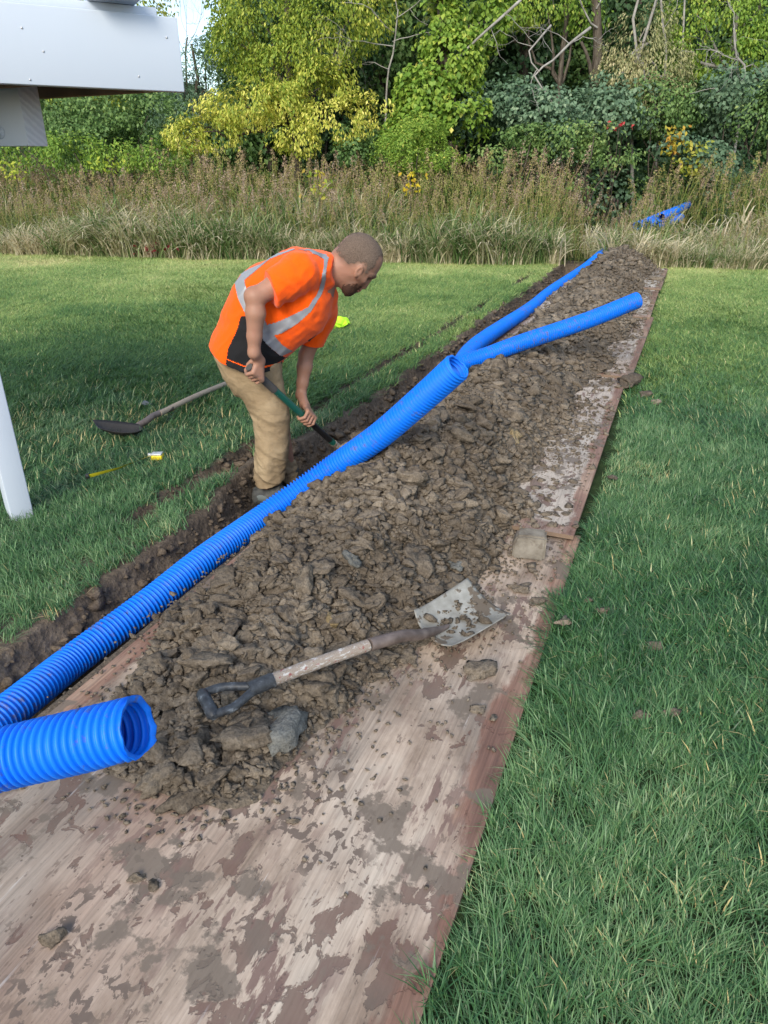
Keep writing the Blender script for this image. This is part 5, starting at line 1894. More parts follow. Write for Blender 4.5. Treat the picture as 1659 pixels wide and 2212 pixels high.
# ================================================================== WEEDS
def leafy_stem(seed, H_=1.3, nl=46, ll=.085, lw=.013, plume=60, lean=.08, bare=.1, plume_col=(.78, .95), leaf_col=(.15, .5), pl_len=.22):
    r_ = np.random.default_rng(seed)
    V, F3, F4, T, n = [], [], [], [], 0
    dirn = r_.uniform(0, 6.28)
    def axis(f):
        return np.stack([np.cos(dirn) * lean * f ** 2 * H_, np.sin(dirn) * lean * f ** 2 * H_, f * H_], -1)
    fs = np.linspace(0, 1, 5)
    c = axis(fs)
    for k in range(2):
        a = k * math.pi / 2
        off = np.array([math.cos(a), math.sin(a), 0]) * .004
        v = np.concatenate([c - off, c + off])
        V.append(v)
        T.append(np.full(10, .62))
        F4.append(np.stack([np.arange(4), np.arange(1, 5), np.arange(6, 10), np.arange(5, 9)], -1) + n)
        n += 10
    f = r_.uniform(bare, .95, nl)
    p = axis(f)
    a = r_.uniform(0, 6.28, nl)
    up = r_.uniform(-.35, .55, nl)
    L_ = ll * r_.uniform(.6, 1.2, nl) * (1.15 - .5 * f)
    d = np.stack([np.cos(a), np.sin(a), up], -1)
    s = np.stack([-np.sin(a), np.cos(a), r_.normal(0, .3, nl)], -1) * lw * .5
    mid = p + d * L_[:, None] * .5
    tip = p + d * L_[:, None] + np.array([0, 0, -1.0]) * (L_ * .35)[:, None]
    v = np.stack([p, mid - s, tip, mid + s], 1).reshape(-1, 3)
    V.append(v)
    T.append(np.repeat(r_.uniform(*leaf_col, nl) - .18 * (f < .45) * 0, 4))
    F4.append(np.arange(nl)[:, None] * 4 + np.array([[0, 1, 2, 3]]) + n)
    n += 4 * nl
    if plume:
        f = r_.uniform(0, 1, plume)
        a = r_.uniform(0, 6.28, plume)
        rr = (1 - f) * .075 * r_.uniform(.3, 1, plume) + .01
        p = axis(np.full(plume, 1.0)) + np.stack([np.cos(a) * rr, np.sin(a) * rr, (f - .55) * pl_len], -1)
        q = r_.normal(0, .011, (plume, 3, 3))
        V.append((p[:, None] + q).reshape(-1, 3))
        T.append(np.repeat(r_.uniform(*plume_col, plume), 3))
        F3.append(np.arange(plume)[:, None] * 3 + np.array([[0, 1, 2]]) + n)
        n += 3 * plume
    F = [np.vstack(F4)]
    if F3: F.append(np.vstack(F3))
    return np.vstack(V), F, np.concatenate(T)

W_ST = [(0.0, (0.073, 0.132, 0.031)), (.22, (0.162, 0.240, 0.059)), (.42, (0.308, 0.350, 0.093)), (.58, (0.406, 0.350, 0.139)), (.72, (0.373, 0.271, 0.163)), (.86, (0.356, 0.256, 0.194)), (1.0, (0.583, 0.466, 0.358))]
M_weed = foliage_mat('weed_leaves', W_ST, .3, True, .7, .2)
wv = [leafy_stem(400 + i, H_=rng.uniform(1.05, 1.4), nl=66, plume=64, plume_col=(.64, .95), lean=.16) for i in range(5)]                                    # spent goldenrod
wv += [leafy_stem(420 + i, H_=1.15, nl=75, plume=0, ll=.11, lw=.018, leaf_col=(.08, .42)) for i in range(3)]                 # green leafy stems
wv += [leafy_stem(440 + i, H_=1.3, nl=24, plume=80, lean=.2, ll=.07, plume_col=(.72, .9), pl_len=.34) for i in range(2)]             # brown seed heads

def weed_clear(x, y):
    """1 where the weeds stand full height, less where the pipe and the digging flattened them"""
    u, t = xy2ut(x, y)
    c = np.clip(np.abs(u + 1.25) / .9, 0, 1)
    c = np.where((t > 10.0) & (t < 17.0), c, 1)
    px, py, d = proj(np.stack([x, y, np.full_like(x, .3)], -1))
    a = np.exp(-(((x - 5.3) / 1.15) ** 2 + ((y - 12.9) / 1.5) ** 2) * 1.2)
    return np.clip(np.minimum(.25 + .75 * c, 1 - .75 * a), .12, 1)

n = 9000
x = rng.uniform(-11, 12, n)
y = weed_edge(x) + .25 + 5.2 * rng.uniform(0, 1, n) ** 1.25
px, py, d = proj(np.stack([x, y, np.full(n, .6)], -1))
ok = (px > -250) & (px < 1950)
x, y = x[ok], y[ok]
ok = rng.uniform(size=len(x)) < .45
x, y = x[ok], y[ok]
m = len(x)
patch = fbm(x * .5, y * .5, oct=2, seed=82)
dd = y - weed_edge(x)
vid = np.where(patch > .12, rng.integers(5, 8, m), np.where(rng.uniform(size=m) < .22, rng.integers(8, 10, m), rng.integers(0, 5, m)))
s_ = rng.uniform(.72, 1.08, m) * np.clip(.70 + .16 * dd, .70, 1.16) * weed_clear(x, y) * (1 + .22 * fbm(x * .5, y * .3, oct=3, seed=84))
rot = np.stack([rng.normal(0, .12, m), rng.normal(0, .12, m), rng.uniform(0, 6.28, m)], -1)
itint = np.clip(-.10 + .26 * fbm(x * .7, y * .7, oct=2, seed=86) + rng.normal(0, .07, m), -.35, .3)
o = scatter('tall_weeds', wv, np.stack([x, y, np.zeros(m)], -1), rot, np.stack([s_ * 1.1, s_ * 1.1, s_], -1), vid, itint, M_weed)
tag(o, 'brown and green waist high weeds along the far edge of the lawn')

# arching straw coloured grass at the foot of the weeds
G_ST = [(0.0, (0.084, 0.168, 0.045)), (.25, (0.190, 0.269, 0.090)), (.42, (0.381, 0.381, 0.190)), (.62, (0.560, 0.493, 0.314)), (1.0, (0.762, 0.672, 0.482))]
M_dry = foliage_mat('dry_grass', G_ST, .35, True, .6, .3)
def arch_tuft(n, seed, h0=.35, h1=.85, w=.019, tlo=.3, thi=1.0):
    r_ = np.random.default_rng(seed)
    a = r_.uniform(0, 6.28, n)
    h = r_.uniform(h0, h1, n)
    out = r_.uniform(.25, .95, n) * h
    b = r_.normal(0, .06, (n, 2))
    V = []
    tw = r_.uniform(0, 3.14, n)
    k = 5
    for s_ in range(k + 1):
        f = s_ / k
        x = b[:, 0] + np.cos(a) * out * f ** 1.6
        y = b[:, 1] + np.sin(a) * out * f ** 1.6
        z = h * (f * 1.25 - .62 * f ** 3 * (out / h + .2))
        ww = w * (.35 + .65 * math.sin(math.pi * min(1, f * .75 + .2))) * .5 * (1 if s_ < k else .05)
        wx, wy = -np.sin(a + tw * .3) * ww, np.cos(a + tw * .3) * ww
        V += [np.stack([x - wx, y - wy, z], -1), np.stack([x + wx, y + wy, z], -1)]
    v = np.stack(V, 1).reshape(-1, 3)
    m = 2 * (k + 1)
    bb = np.arange(n)[:, None] * m
    f4 = np.concatenate([bb + np.array([[2 * i, 2 * i + 1, 2 * i + 3, 2 * i + 2]]) for i in range(k)])
    return v, f4, np.repeat(r_.uniform(tlo, thi, n), m)
gv = [arch_tuft(20, 500 + i) for i in range(4)] + [arch_tuft(18, 520 + i, tlo=0, thi=.4, h0=.4, h1=.95) for i in range(3)]
n = 5000
x = rng.uniform(-10, 11, n)
y = weed_edge(x) + .05 + 2.3 * rng.uniform(0, 1, n) ** 2.2
px, py, d = proj(np.stack([x, y, np.full(n, .3)], -1))
u, t_ = xy2ut(x, y)
ok = (px > -250) & (px < 1950) & (rng.uniform(size=n) < .62) & ~((np.abs(u + 1.35) < .35) & (t_ < 11.9))
x, y = x[ok], y[ok]
m = len(x)
pt = fbm(x * .8, y * .8, oct=2, seed=88)
vid = np.where(pt > .10, rng.integers(4, 7, m), rng.integers(0, 4, m))
s_ = rng.uniform(.5, 1.1, m) * (.55 + .45 * weed_clear(x, y)) * (1 + .7 * fbm(x * .8, y * .5, oct=3, seed=89)) * np.clip(.85 + .10 * (y - weed_edge(x)), .85, 1.1)
rot = np.stack([rng.normal(0, .15, m), rng.normal(0, .15, m), rng.uniform(0, 6.28, m)], -1)
o = scatter('dry_grass', gv, np.stack([x, y, np.zeros(m)], -1), rot, np.stack([s_, s_, s_], -1), vid, np.clip(rng.normal(.05, .14, m) - .25 * (pt > .3), -.5, .3), M_dry)
tag(o, 'straw coloured arching grass at the foot of the weeds')

# ================================================================== SHRUBS AND TREES
def leaf_mesh(name, cen, nrm, axs, size, tint, mat, parent, asp=.55):
    n = len(cen)
    nrm = nrm / np.linalg.norm(nrm, axis=1, keepdims=True)
    a = axs - nrm * (axs * nrm).sum(1, keepdims=True)
    a /= np.maximum(np.linalg.norm(a, axis=1, keepdims=True), 1e-6)
    b = np.cross(nrm, a)
    L_ = size[:, None]
    W_ = size[:, None] * asp
    base = cen - a * L_ * .5
    tip = cen + a * L_ * .5 - nrm * L_ * .12
    mid = cen + a * L_ * .02
    v = np.stack([base, mid + b * W_ * .5 + nrm * W_ * .18, tip, mid - b * W_ * .5 + nrm * W_ * .18], 1).reshape(-1, 3)
    i = np.arange(n)[:, None] * 4
    f = np.concatenate([i + np.array([[0, 1, 2]]), i + np.array([[0, 2, 3]])])
    me = mesh_np(name, v, f, mat, False, dict(tint=('FLOAT', np.repeat(tint, 4).astype(np.float32))))
    return link(name, me, parent)

def clump_leaves(clumps, size, r_, shell=.5, droop=.35, tvar=.14, jit=.25):
    C, N_, A, S_, T = [], [], [], [], []
    for (c, rad, n, tb) in clumps:
        n = int(n)
        d = r_.normal(size=(n, 3))
        d /= np.linalg.norm(d, axis=1, keepdims=True)
        rr = (shell + (1 - shell) * r_.uniform(0, 1, n) ** .7)
        lump = 1 + .30 * fbm(d[:, 0] * 2.2 + c[0], d[:, 1] * 2.2 + c[1], d[:, 2] * 2.2 + c[2], 2, 9)
        p = np.array(c) + d * np.array(rad) * (rr * lump)[:, None]
        # twig grouping: leaves sit in small sprays with gaps between
        g = fbm(p[:, 0] * 2.6, p[:, 1] * 2.6, p[:, 2] * 2.6, 3, 17)
        ok = g > -.08 + .12 * r_.uniform(-1, 1, n)
        p, d = p[ok], d[ok]
        m = len(p)
        C.append(p)
        N_.append(d * .7 + np.array([0, -.15, .6]) + r_.normal(0, .45, (m, 3)))
        A.append(d * .6 + np.array([0, 0, -droop * 1.6]) + r_.normal(0, .45, (m, 3)))
        S_.append(size * r_.uniform(.65, 1.25, m))
        T.append(tb + r_.normal(0, tvar, m) + .16 * fbm(p[:, 0] * 1.1, p[:, 1] * 1.1, p[:, 2] * 1.1, 2, 21))
    return np.vstack(C), np.vstack(N_), np.vstack(A), np.concatenate(S_), np.clip(np.concatenate(T), 0, 1)

def branches(mb, p, d, L_, r0_, depth, r_, wig=.25, split=(2, 3), up=.15, shrink=.68, sides=6):
    r0 = r0_ * .72
    k = 6
    pts = [np.array(p, float)]
    dd = np.array(d, float)
    for i in range(k):
        dd = dd + r_.normal(0, wig, 3) + np.array([0, 0, up * .2])
        dd /= np.linalg.norm(dd)
        pts.append(pts[-1] + dd * L_ / k)
    pts = np.array(pts)
    mb.tube(pts, np.linspace(r0, r0 * .55, k + 1), max(3, sides), cap=False)
    if depth <= 0: return
    for j in range(r_.integers(*split) + 1):
        i = r_.integers(2, k + 1)
        nd = dd + r_.normal(0, .75, 3)
        nd[2] += up
        nd /= np.linalg.norm(nd)
        branches(mb, pts[i], nd, L_ * shrink * r_.uniform(.7, 1.15), r0_ * .52, depth - 1, r_, wig, split, up, shrink, sides - 1)

t = NT('bark')
n1 = t.noise(t.mapping(t.coord(), (9, 9, 2)), 3, 5)
M_bark = t.fin(t.ramp(n1, [(.3, (.045, .036, .028)), (.6, (.12, .10, .078)), (.75, (.19, .165, .135))]), .9, t.bump(n1, .6, .02), .1)
t = NT('pale_bark')
n1 = t.noise(t.coord(), 5, 5)
M_pale = t.fin(t.ramp(n1, [(.3, (.17, .155, .135)), (.65, (.37, .35, .32))]), .9, t.bump(n1, .3, .01), .1)

F_YEL = [(0.0, (0.078, 0.138, 0.025)), (.3, (0.194, 0.293, 0.036)), (.55, (0.368, 0.439, 0.060)), (.8, (0.700, 0.664, 0.127)), (1.0, (0.900, 0.811, 0.235))]
F_LIME = [(0.0, (0.048, 0.106, 0.019)), (.35, (0.141, 0.264, 0.036)), (.65, (0.284, 0.420, 0.063)), (.88, (0.492, 0.561, 0.100)), (1.0, (0.794, 0.701, 0.162))]
F_MID = [(0.0, (0.044, 0.097, 0.031)), (.4, (0.128, 0.229, 0.066)), (.7, (0.228, 0.347, 0.105)), (1.0, (0.437, 0.490, 0.175))]
F_DARK = [(0.0, (0.030, 0.074, 0.031)), (.45, (0.083, 0.161, 0.066)), (.75, (0.151, 0.254, 0.100)), (1.0, (0.284, 0.369, 0.162))]
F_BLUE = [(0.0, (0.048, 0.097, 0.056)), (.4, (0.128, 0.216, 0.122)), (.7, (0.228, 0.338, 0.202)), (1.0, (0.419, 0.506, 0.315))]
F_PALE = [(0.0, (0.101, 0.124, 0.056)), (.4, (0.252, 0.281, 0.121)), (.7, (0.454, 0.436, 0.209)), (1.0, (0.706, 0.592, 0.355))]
M_FOL = {k: foliage_mat('leaves_' + k, s, .38, False, .5, .3) for k, s in dict(yellow=F_YEL, lime=F_LIME, mid=F_MID, dark=F_DARK, blue=F_BLUE, pale=F_PALE).items()}

def X(px, y, z=2.5):
    """ground abscissa of what is seen at column px when it stands at distance y"""
    return (px - CX) / FPX * (y * cp - (z - CAM_H) * sp_)

def Zy(py, y):
    r_ = ray(CX, py)
    return CAM_H + y / r_[1] * r_[2]

def plant(name, cat, label, base, clumps, size, mat, seed, trunk=None, group=None, bark=None, parts=('trunk', 'crown'), **kw):
    r_ = np.random.default_rng(seed)
    e = empty(name, base)
    tag(e, label, cat, group)
    o = -V3(base)
    c, nn, aa, ss, tt = clump_leaves([(V3(c) + o, r, n, tb) for (c, r, n, tb) in clumps], size, r_, **{k: v for k, v in kw.items() if k != 'asp'})
    cr = leaf_mesh(parts[1], c, nn, aa, ss, tt, mat, e, kw.get('asp', .55))
    mb = MB()
    if trunk:
        for (p0, p1, r0, r1) in trunk:
            p0, p1 = V3(p0) + o, V3(p1) + o
            q = np.linspace(p0, p1, 7)
            q[1:-1] += r_.normal(0, np.linalg.norm(p1 - p0) * .018, (5, 3))
            mb.tube(q, np.linspace(r0, r1, 7), 8)
    cc = [V3(k[0]) + o for k in clumps]
    root = (V3(trunk[0][0]) * .45 + V3(trunk[0][1]) * .55 + o) if trunk else np.zeros(3)
    for k in cc[:10]:
        q = np.linspace(root, k, 6)
        q[1:-1] += r_.normal(0, .08, (4, 3))
        mb.tube(q, np.linspace(.045 if trunk else .025, .010, 6), 5, cap=False)
    mb.build(parts[0], bark or M_bark, e, True)
    return e

def cl(px, py, y, rx, rz, n, tb=.5, ry=None):
    return ((X(px, y, Zy(py, y)), y, Zy(py, y)), (rx, ry or rx * .8, rz), n, tb)

# yellow leaved tree, with its skirt of drooping branches
yb = (X(640, 17.6), 17.6, 0)
plant('yellow_tree', 'tree', 'tall tree turning yellow, drooping branches, left of the wood behind the man', yb,
      [cl(560, 40, 17.4, 1.1, .85, 3800, .42), cl(700, 70, 17.0, 1.1, .9, 4000, .46), cl(610, 150, 16.9, 1.0, .7, 3400, .48), cl(770, 25, 17.2, 1.0, .8, 3200, .52),
       cl(520, 95, 17.4, .8, .7, 2600, .40), cl(690, 190, 16.6, .9, .5, 2600, .60), cl(440, 285, 16.2, .8, .45, 2300, .74), cl(520, 235, 16.3, .9, .45, 2700, .72),
       cl(600, 225, 16.3, .8, .4, 2300, .68), cl(400, 300, 16.4, .5, .35, 1200, .70), cl(720, 265, 16.2, .8, .42, 2100, .78), cl(790, 245, 16.4, .7, .4, 1500, .72), cl(640, 300, 16.2, .7, .35, 1700, .64),
       ((yb[0] - .3, 17.8, 5.6), (2.0, 1.7, 1.6), 5200, .45), ((yb[0] + .9, 17.8, 6.6), (1.6, 1.5, 1.3), 3000, .5)],
      .085, M_FOL['yellow'], 601, [(yb, (yb[0] - .1, 17.6, 4.2), .13, .07), ((yb[0] - .1, 17.6, 4.2), (yb[0] + .2, 17.7, 6.8), .07, .02)], droop=.9, asp=.45)
# vine covered tree, bright green
vb = (X(950, 17.0), 17.0, 0)
plant('vine_covered_tree', 'tree', 'tree wrapped in bright green heart leaved vines, centre of the wood', vb,
      [cl(950, 60, 17.0, .55, 1.0, 3000, .62), cl(985, 150, 16.8, .65, .7, 2600, .60), cl(925, 210, 16.7, .8, .6, 2600, .52), cl(1000, 260, 16.5, .75, .5, 2200, .55), cl(900, 280, 16.5, .7, .45, 1900, .50), cl(1060, 40, 17.4, .5, .6, 1200, .60),
       cl(860, 320, 16.3, .6, .35, 1300, .45), ((vb[0] + .1, 17.0, 5.6), (.7, .7, 1.3), 2200, .6)],
      .115, M_FOL['lime'], 602, [(vb, (vb[0] + .1, 17.0, 6.4), .12, .05)], droop=.7, asp=.78)
# dark leaf masses along the back of the wood
BG = 'dark trees packed along the back of the wood'
dk = []
for k, (px, y, top, kind) in enumerate(((705, 20.5, 7.2, 'dark'), (835, 21.5, 7.6, 'mid'), (985, 21.0, 7.4, 'dark'), (1120, 20.0, 7.6, 'dark'), (1235, 21.5, 7.8, 'mid'), (1350, 20.5, 7.4, 'dark'), (1480, 21.5, 7.6, 'mid'), (1610, 20.5, 7.4, 'dark'), (1760, 21.0, 7.6, 'mid'), (570, 22.0, 7.0, 'mid'))):
    xx = X(px, y, 3)
    r_ = np.random.default_rng(700 + k)
    cls_ = [((xx + r_.normal(0, .55), y + r_.normal(0, .4), z), (1.25, 1.0, .85), 1900, .42 + r_.normal(0, .1)) for z in np.arange(.6, top - .3, .72)]
    plant('dense_tree', 'tree', ['dense dark tree right behind the yellow tree, at the back of the wood', 'dense green tree behind the grey twigs, at the back of the wood', 'dense dark tree behind the bright green vines', 'dense dark tree behind the leaning dead branch', 'dense green tree behind the twisted dead branch', 'dense dark tree behind the hanging grey green leaves', 'dense green tree behind the slender pale stems', 'dense dark tree behind the yellow green tree at the far right', 'dense green tree closing the wood at its far right end', 'dense green tree behind the left side of the yellow tree'][k], (xx, y, 0), cls_, .14, M_FOL[kind], 710 + k, [((xx, y, 0), (xx, y, top - .6), .12, .04)], BG, shell=.35, droop=.5, asp=.72)
# wooded slope behind, leaf covered
def hill_z(x, y):
    top = 8.6 * np.clip((x + 5.4) / 1.5, 0, 1) + 3.0 * np.clip((-7.6 - x) / 3.0, 0, 1) + 2.6
    return top * np.clip((y - 22.2) / 5.5, 0, 1) ** .8 + .35 * fbm(x * .6, y * .6, oct=3, seed=33) * np.clip((y - 22.2) / 2, 0, 1)
gx, gy = np.meshgrid(np.linspace(-60, 60, 120), np.concatenate([np.linspace(22, 30, 26), np.linspace(32, 90, 12)]))
k_ = gx.shape[1]
i = (np.arange(gx.shape[0] - 1)[:, None] * k_ + np.arange(k_ - 1)[None]).ravel()
hl = link('hill', mesh_np('hill', np.stack([gx, gy, hill_z(gx, gy)], -1).reshape(-1, 3), np.stack([i, i + 1, i + k_ + 1, i + k_], -1), simple('hill_undergrowth', (.022, .040, .018), .95, nscale=2), True))
tag(hl, 'wooded slope rising behind the trees', kind='structure')
r_ = np.random.default_rng(77)
n = 66000
x = r_.uniform(-20, 20, n)
y = r_.uniform(22.2, 28.5, n)
p = np.stack([x, y, hill_z(x, y) + r_.uniform(-.1, .9, n)], -1)
g = fbm(p[:, 0] * 1.3, p[:, 1] * 1.3, p[:, 2] * 1.3, 3, 18)
ok = g > -.2
p, g = p[ok], g[ok]
n = len(p)
wd = leaf_mesh('wood', p, r_.normal(0, .5, (n, 3)) + V3((0, -.8, .5)), r_.normal(0, .6, (n, 3)) + V3((0, 0, -.5)), .20 * r_.uniform(.6, 1.3, n), np.clip(.45 + .5 * g + r_.normal(0, .15, n), 0, 1), M_FOL['mid'], None, .7)
tag(wd, 'mass of dark leaves on the wooded slope far behind', kind='stuff')
# left shrubs under the deck
plant('dark_shrub', 'shrub', 'broad dark green shrub under the deck, left of the yellow tree', (X(235, 17.2), 17.2, 0),
      [cl(130, 270, 17.4, .9, .7, 3000, .42), cl(235, 250, 17.2, 1.0, .75, 3600, .46), cl(320, 250, 17.0, .9, .7, 3000, .48), cl(190, 310, 16.8, .9, .5, 2200, .40), cl(290, 315, 16.7, .9, .5, 2200, .38), cl(90, 235, 17.8, .9, .8, 2400, .40), cl(0, 280, 17.5, 1.1, .8, 3000, .45)],
      .085, M_FOL['mid'], 603, None, None, None, ('stems', 'foliage'), asp=.6)
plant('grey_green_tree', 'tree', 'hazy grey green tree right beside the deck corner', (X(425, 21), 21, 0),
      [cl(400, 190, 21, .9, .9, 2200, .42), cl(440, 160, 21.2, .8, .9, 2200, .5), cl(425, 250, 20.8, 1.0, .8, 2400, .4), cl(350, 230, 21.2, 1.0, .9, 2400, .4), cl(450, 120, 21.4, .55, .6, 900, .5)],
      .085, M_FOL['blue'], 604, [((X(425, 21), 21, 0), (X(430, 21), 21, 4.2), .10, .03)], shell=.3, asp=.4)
plant('leafy_tree', 'tree', 'tall tree mostly hidden behind the white deck fascia', (X(215, 23), 23, 0),
      [cl(300, -10, 22.6, 1.0, .9, 1900, .6), cl(230, 60, 23, 1.4, 1.2, 3000, .5), cl(120, 20, 23.2, 1.6, 1.4, 3400, .5), cl(150, 150, 23, 1.6, 1.2, 3000, .45), cl(255, 150, 23, 1.3, 1.1, 2600, .45), cl(20, 80, 23, 1.6, 1.4, 3000, .5)],
      .11, M_FOL['yellow'], 605, [((X(215, 23), 23, 0), (X(215, 23), 23, 6.0), .15, .05)], asp=.5)
plant('low_shrub', 'shrub', 'pale green low shrub between the dark shrub and the weeds', (X(150, 15.8), 15.8, 0),
      [cl(60, 325, 16.0, .9, .4, 1700, .5), cl(160, 330, 15.8, .9, .4, 1700, .55), cl(250, 335, 15.7, .7, .35, 1200, .6), cl(340, 335, 15.8, .7, .35, 1100, .5)],
      .075, M_FOL['lime'], 606, None, None, None, ('stems', 'foliage'), asp=.45)
# round bush by the weeds
plant('round_bush', 'bush', 'rounded bright green bush standing in the weeds below the vine covered tree', (X(910, 15.4), 15.4, 0),
      [cl(905, 320, 15.4, .75, .52, 5200, .62), cl(960, 325, 15.4, .5, .42, 2000, .6), cl(850, 335, 15.4, .5, .38, 1700, .55)], .062, M_FOL['lime'], 607, None, None, None, ('stems', 'foliage'), shell=.7, asp=.36, droop=-.2)
# belt of round leaved shrubs on the right
SG = 'blue green round leaved shrubs in front of the wood'
for k, (px, py, y, rx, rz, n, tb, kind, lb) in enumerate((
        (1100, 235, 17.0, 1.1, .85, 4200, .42, 'blue', 'blue green shrub beneath the pale twisted branches, right of the vines'),
        (1210, 260, 16.8, 1.1, .75, 4000, .45, 'blue', 'blue green shrub below the brown tree trunk'),
        (1330, 235, 17.0, 1.1, .85, 4200, .48, 'blue', 'blue green shrub with a red leaf sprig before it'),
        (1450, 240, 16.9, 1.0, .85, 3800, .45, 'mid', 'mid green shrub behind the orange leaved sapling'),
        (1570, 210, 17.0, 1.2, 1.0, 4600, .45, 'blue', 'big round leaved shrub toward the end of the wood'),
        (1690, 230, 16.8, 1.1, .9, 3200, .42, 'mid', 'dark shrub closing the wood at the edge of the view'),
        (1130, 320, 16.0, .9, .42, 2200, .58, 'mid', 'low loose shrub above the weeds, left of the red sprig'),
        (1260, 325, 15.9, .9, .42, 2200, .62, 'mid', 'low pale shrub above the weeds, around the red sprig'),
        (1560, 315, 16.0, .9, .45, 2200, .42, 'blue', 'low dark shrub behind the brown seed stalks'),
        (790, 330, 16.4, .9, .5, 2200, .40, 'mid', 'shadowed shrub under the drooping yellow branches'))):
    bx_ = (X(px, y), y, 0)
    r_ = np.random.default_rng(800 + k)
    cls_ = [cl(px + r_.normal(0, 38), py + r_.normal(0, 18), y + r_.normal(0, .25), rx * r_.uniform(.5, .75), rz * r_.uniform(.5, .75), n / 4, tb + r_.normal(0, .06)) for _ in range(5)]
    cls_.append(((bx_[0], y, .8), (rx, .7, .8), n / 4, tb))
    plant('round_leaved_shrub', 'shrub', lb, bx_, cls_, .095 if kind == 'blue' else .08, M_FOL[kind], 820 + k, None, SG, None, ('stems', 'foliage'), asp=.8 if kind == 'blue' else .6)
# paler trees at the right
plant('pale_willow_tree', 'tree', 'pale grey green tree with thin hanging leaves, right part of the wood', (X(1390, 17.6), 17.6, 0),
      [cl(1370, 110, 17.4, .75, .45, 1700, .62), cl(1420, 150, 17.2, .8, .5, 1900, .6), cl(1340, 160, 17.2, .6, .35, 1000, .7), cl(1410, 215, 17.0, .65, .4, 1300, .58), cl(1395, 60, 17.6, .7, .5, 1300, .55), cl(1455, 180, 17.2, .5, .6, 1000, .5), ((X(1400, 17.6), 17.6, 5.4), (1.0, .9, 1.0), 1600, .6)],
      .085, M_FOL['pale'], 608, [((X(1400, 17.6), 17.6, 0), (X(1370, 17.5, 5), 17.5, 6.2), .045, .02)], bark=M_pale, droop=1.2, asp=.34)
plant('yellow_green_tree', 'tree', 'yellow green tree at the far right of the wood', (X(1560, 18.2), 18.2, 0),
      [cl(1500, 30, 18.0, .9, .7, 2200, .62), cl(1590, 60, 18.0, .9, .7, 2300, .58), cl(1470, 110, 17.7, .6, .5, 1300, .6), cl(1560, 130, 17.8, .8, .5, 1800, .55), cl(1640, 110, 18, .8, .6, 1700, .5), cl(1640, 10, 18.2, .9, .7, 1800, .6), ((X(1560, 18.2), 18.2, 5.9), (1.6, 1.2, 1.2), 2600, .6)],
      .09, M_FOL['lime'], 609, [((X(1550, 18.2), 18.2, 0), (X(1545, 18.2), 18.2, 6.2), .07, .03)], bark=M_pale, droop=.8, asp=.5)
plant('small_leafed_tree', 'tree', 'yellow green crown above the brown trunk, top centre right', (X(1210, 18.6), 18.6, 0),
      [cl(1180, 15, 18.5, .8, .5, 1500, .62), cl(1110, 20, 18.4, .6, .45, 1100, .6), cl(1260, 30, 18.6, .7, .5, 1100, .5), ((X(1200, 18.6), 18.6, 5.6), (1.4, 1.1, 1.0), 2200, .6)],
      .09, M_FOL['lime'], 610, [((X(1210, 18.6), 18.6, 0), (X(1200, 18.6), 18.6, 5.6), .07, .03)], droop=.8, asp=.5)

def bare(name, label, base, trunk, seed, mat, subs, depth=3, wig=.25, r0=.02, L_=1.0, up=.1, cat='tree', group=None, split=(2, 3), shrink=.68):
    r_ = np.random.default_rng(seed)
    e = empty(name, base)
    tag(e, label, cat, group)
    o = -V3(base)
    mb = MB()
    for (pts, ra, rb) in trunk:
        q = spline(V3(pts) + o, .25)
        mb.tube(q, np.linspace(ra, rb, len(q)), 9)
    mb.build('trunk', mat, e, True)
    mb = MB()
    for (p, d, l_, r_0) in subs:
        branches(mb, V3(p) + o, V3(d), l_, r_0, depth, r_, wig, split, up, shrink)
    mb.build('branches', mat if mat is M_pale else M_pale, e, True)
    return e
def Pz(px, py, y): return (X(px, y, Zy(py, y)), y, Zy(py, y))
bare('brown_trunk_tree', 'bare brown tree trunk standing in the dark middle of the wood', (X(1285, 18.2), 18.2, 0),
     [([(X(1285, 18.2), 18.2, 0), Pz(1288, 150, 18.2), Pz(1290, 70, 18.2), Pz(1284, -60, 18.2)], .13, .09), ([Pz(1280, 190, 18.1), Pz(1272, 130, 18.0), Pz(1255, 90, 18.0)], .05, .03)],
     901, M_bark, [(Pz(1290, 60, 18.1), (-.8, -.3, .5), 1.2, .03), (Pz(1288, 20, 18.1), (.7, -.2, .6), 1.0, .03)], depth=2)
bare('twisted_branch', 'pale dead branch twisting down over the dark shrubs', Pz(1200, 165, 16.6),
     [([Pz(1275, 60, 17.2), Pz(1230, 95, 16.8), Pz(1195, 130, 16.6), Pz(1155, 160, 16.5), Pz(1175, 195, 16.4), Pz(1200, 230, 16.4)], .030, .012),
      ([Pz(1190, 55, 16.8), Pz(1160, 90, 16.6), Pz(1140, 120, 16.5), Pz(1165, 155, 16.5)], .022, .012)],
     902, M_pale, [(Pz(1230, 95, 16.8), (-.9, -.2, .3), .9, .014), (Pz(1160, 150, 16.5), (-.5, 0, -.8), .7, .012), (Pz(1180, 190, 16.4), (.5, -.1, -.8), .6, .010), (Pz(1240, 90, 16.8), (.6, 0, .7), .7, .012), (Pz(1150, 100, 16.6), (-.9, 0, .4), .9, .010)], depth=2, wig=.34, cat='branch', up=0)
bare('leaning_branch', 'straight pale dead branch leaning across beside the vines', Pz(1070, 70, 16.4),
     [([Pz(985, 130, 16.6), Pz(1030, 85, 16.4), Pz(1075, 45, 16.4), Pz(1125, 0, 16.5)], .020, .028)], 903, M_pale, [(Pz(1060, 60, 16.4), (.5, 0, -.7), .8, .010), (Pz(1090, 30, 16.4), (.9, 0, -.3), .8, .010)], depth=1, cat='branch', up=0)
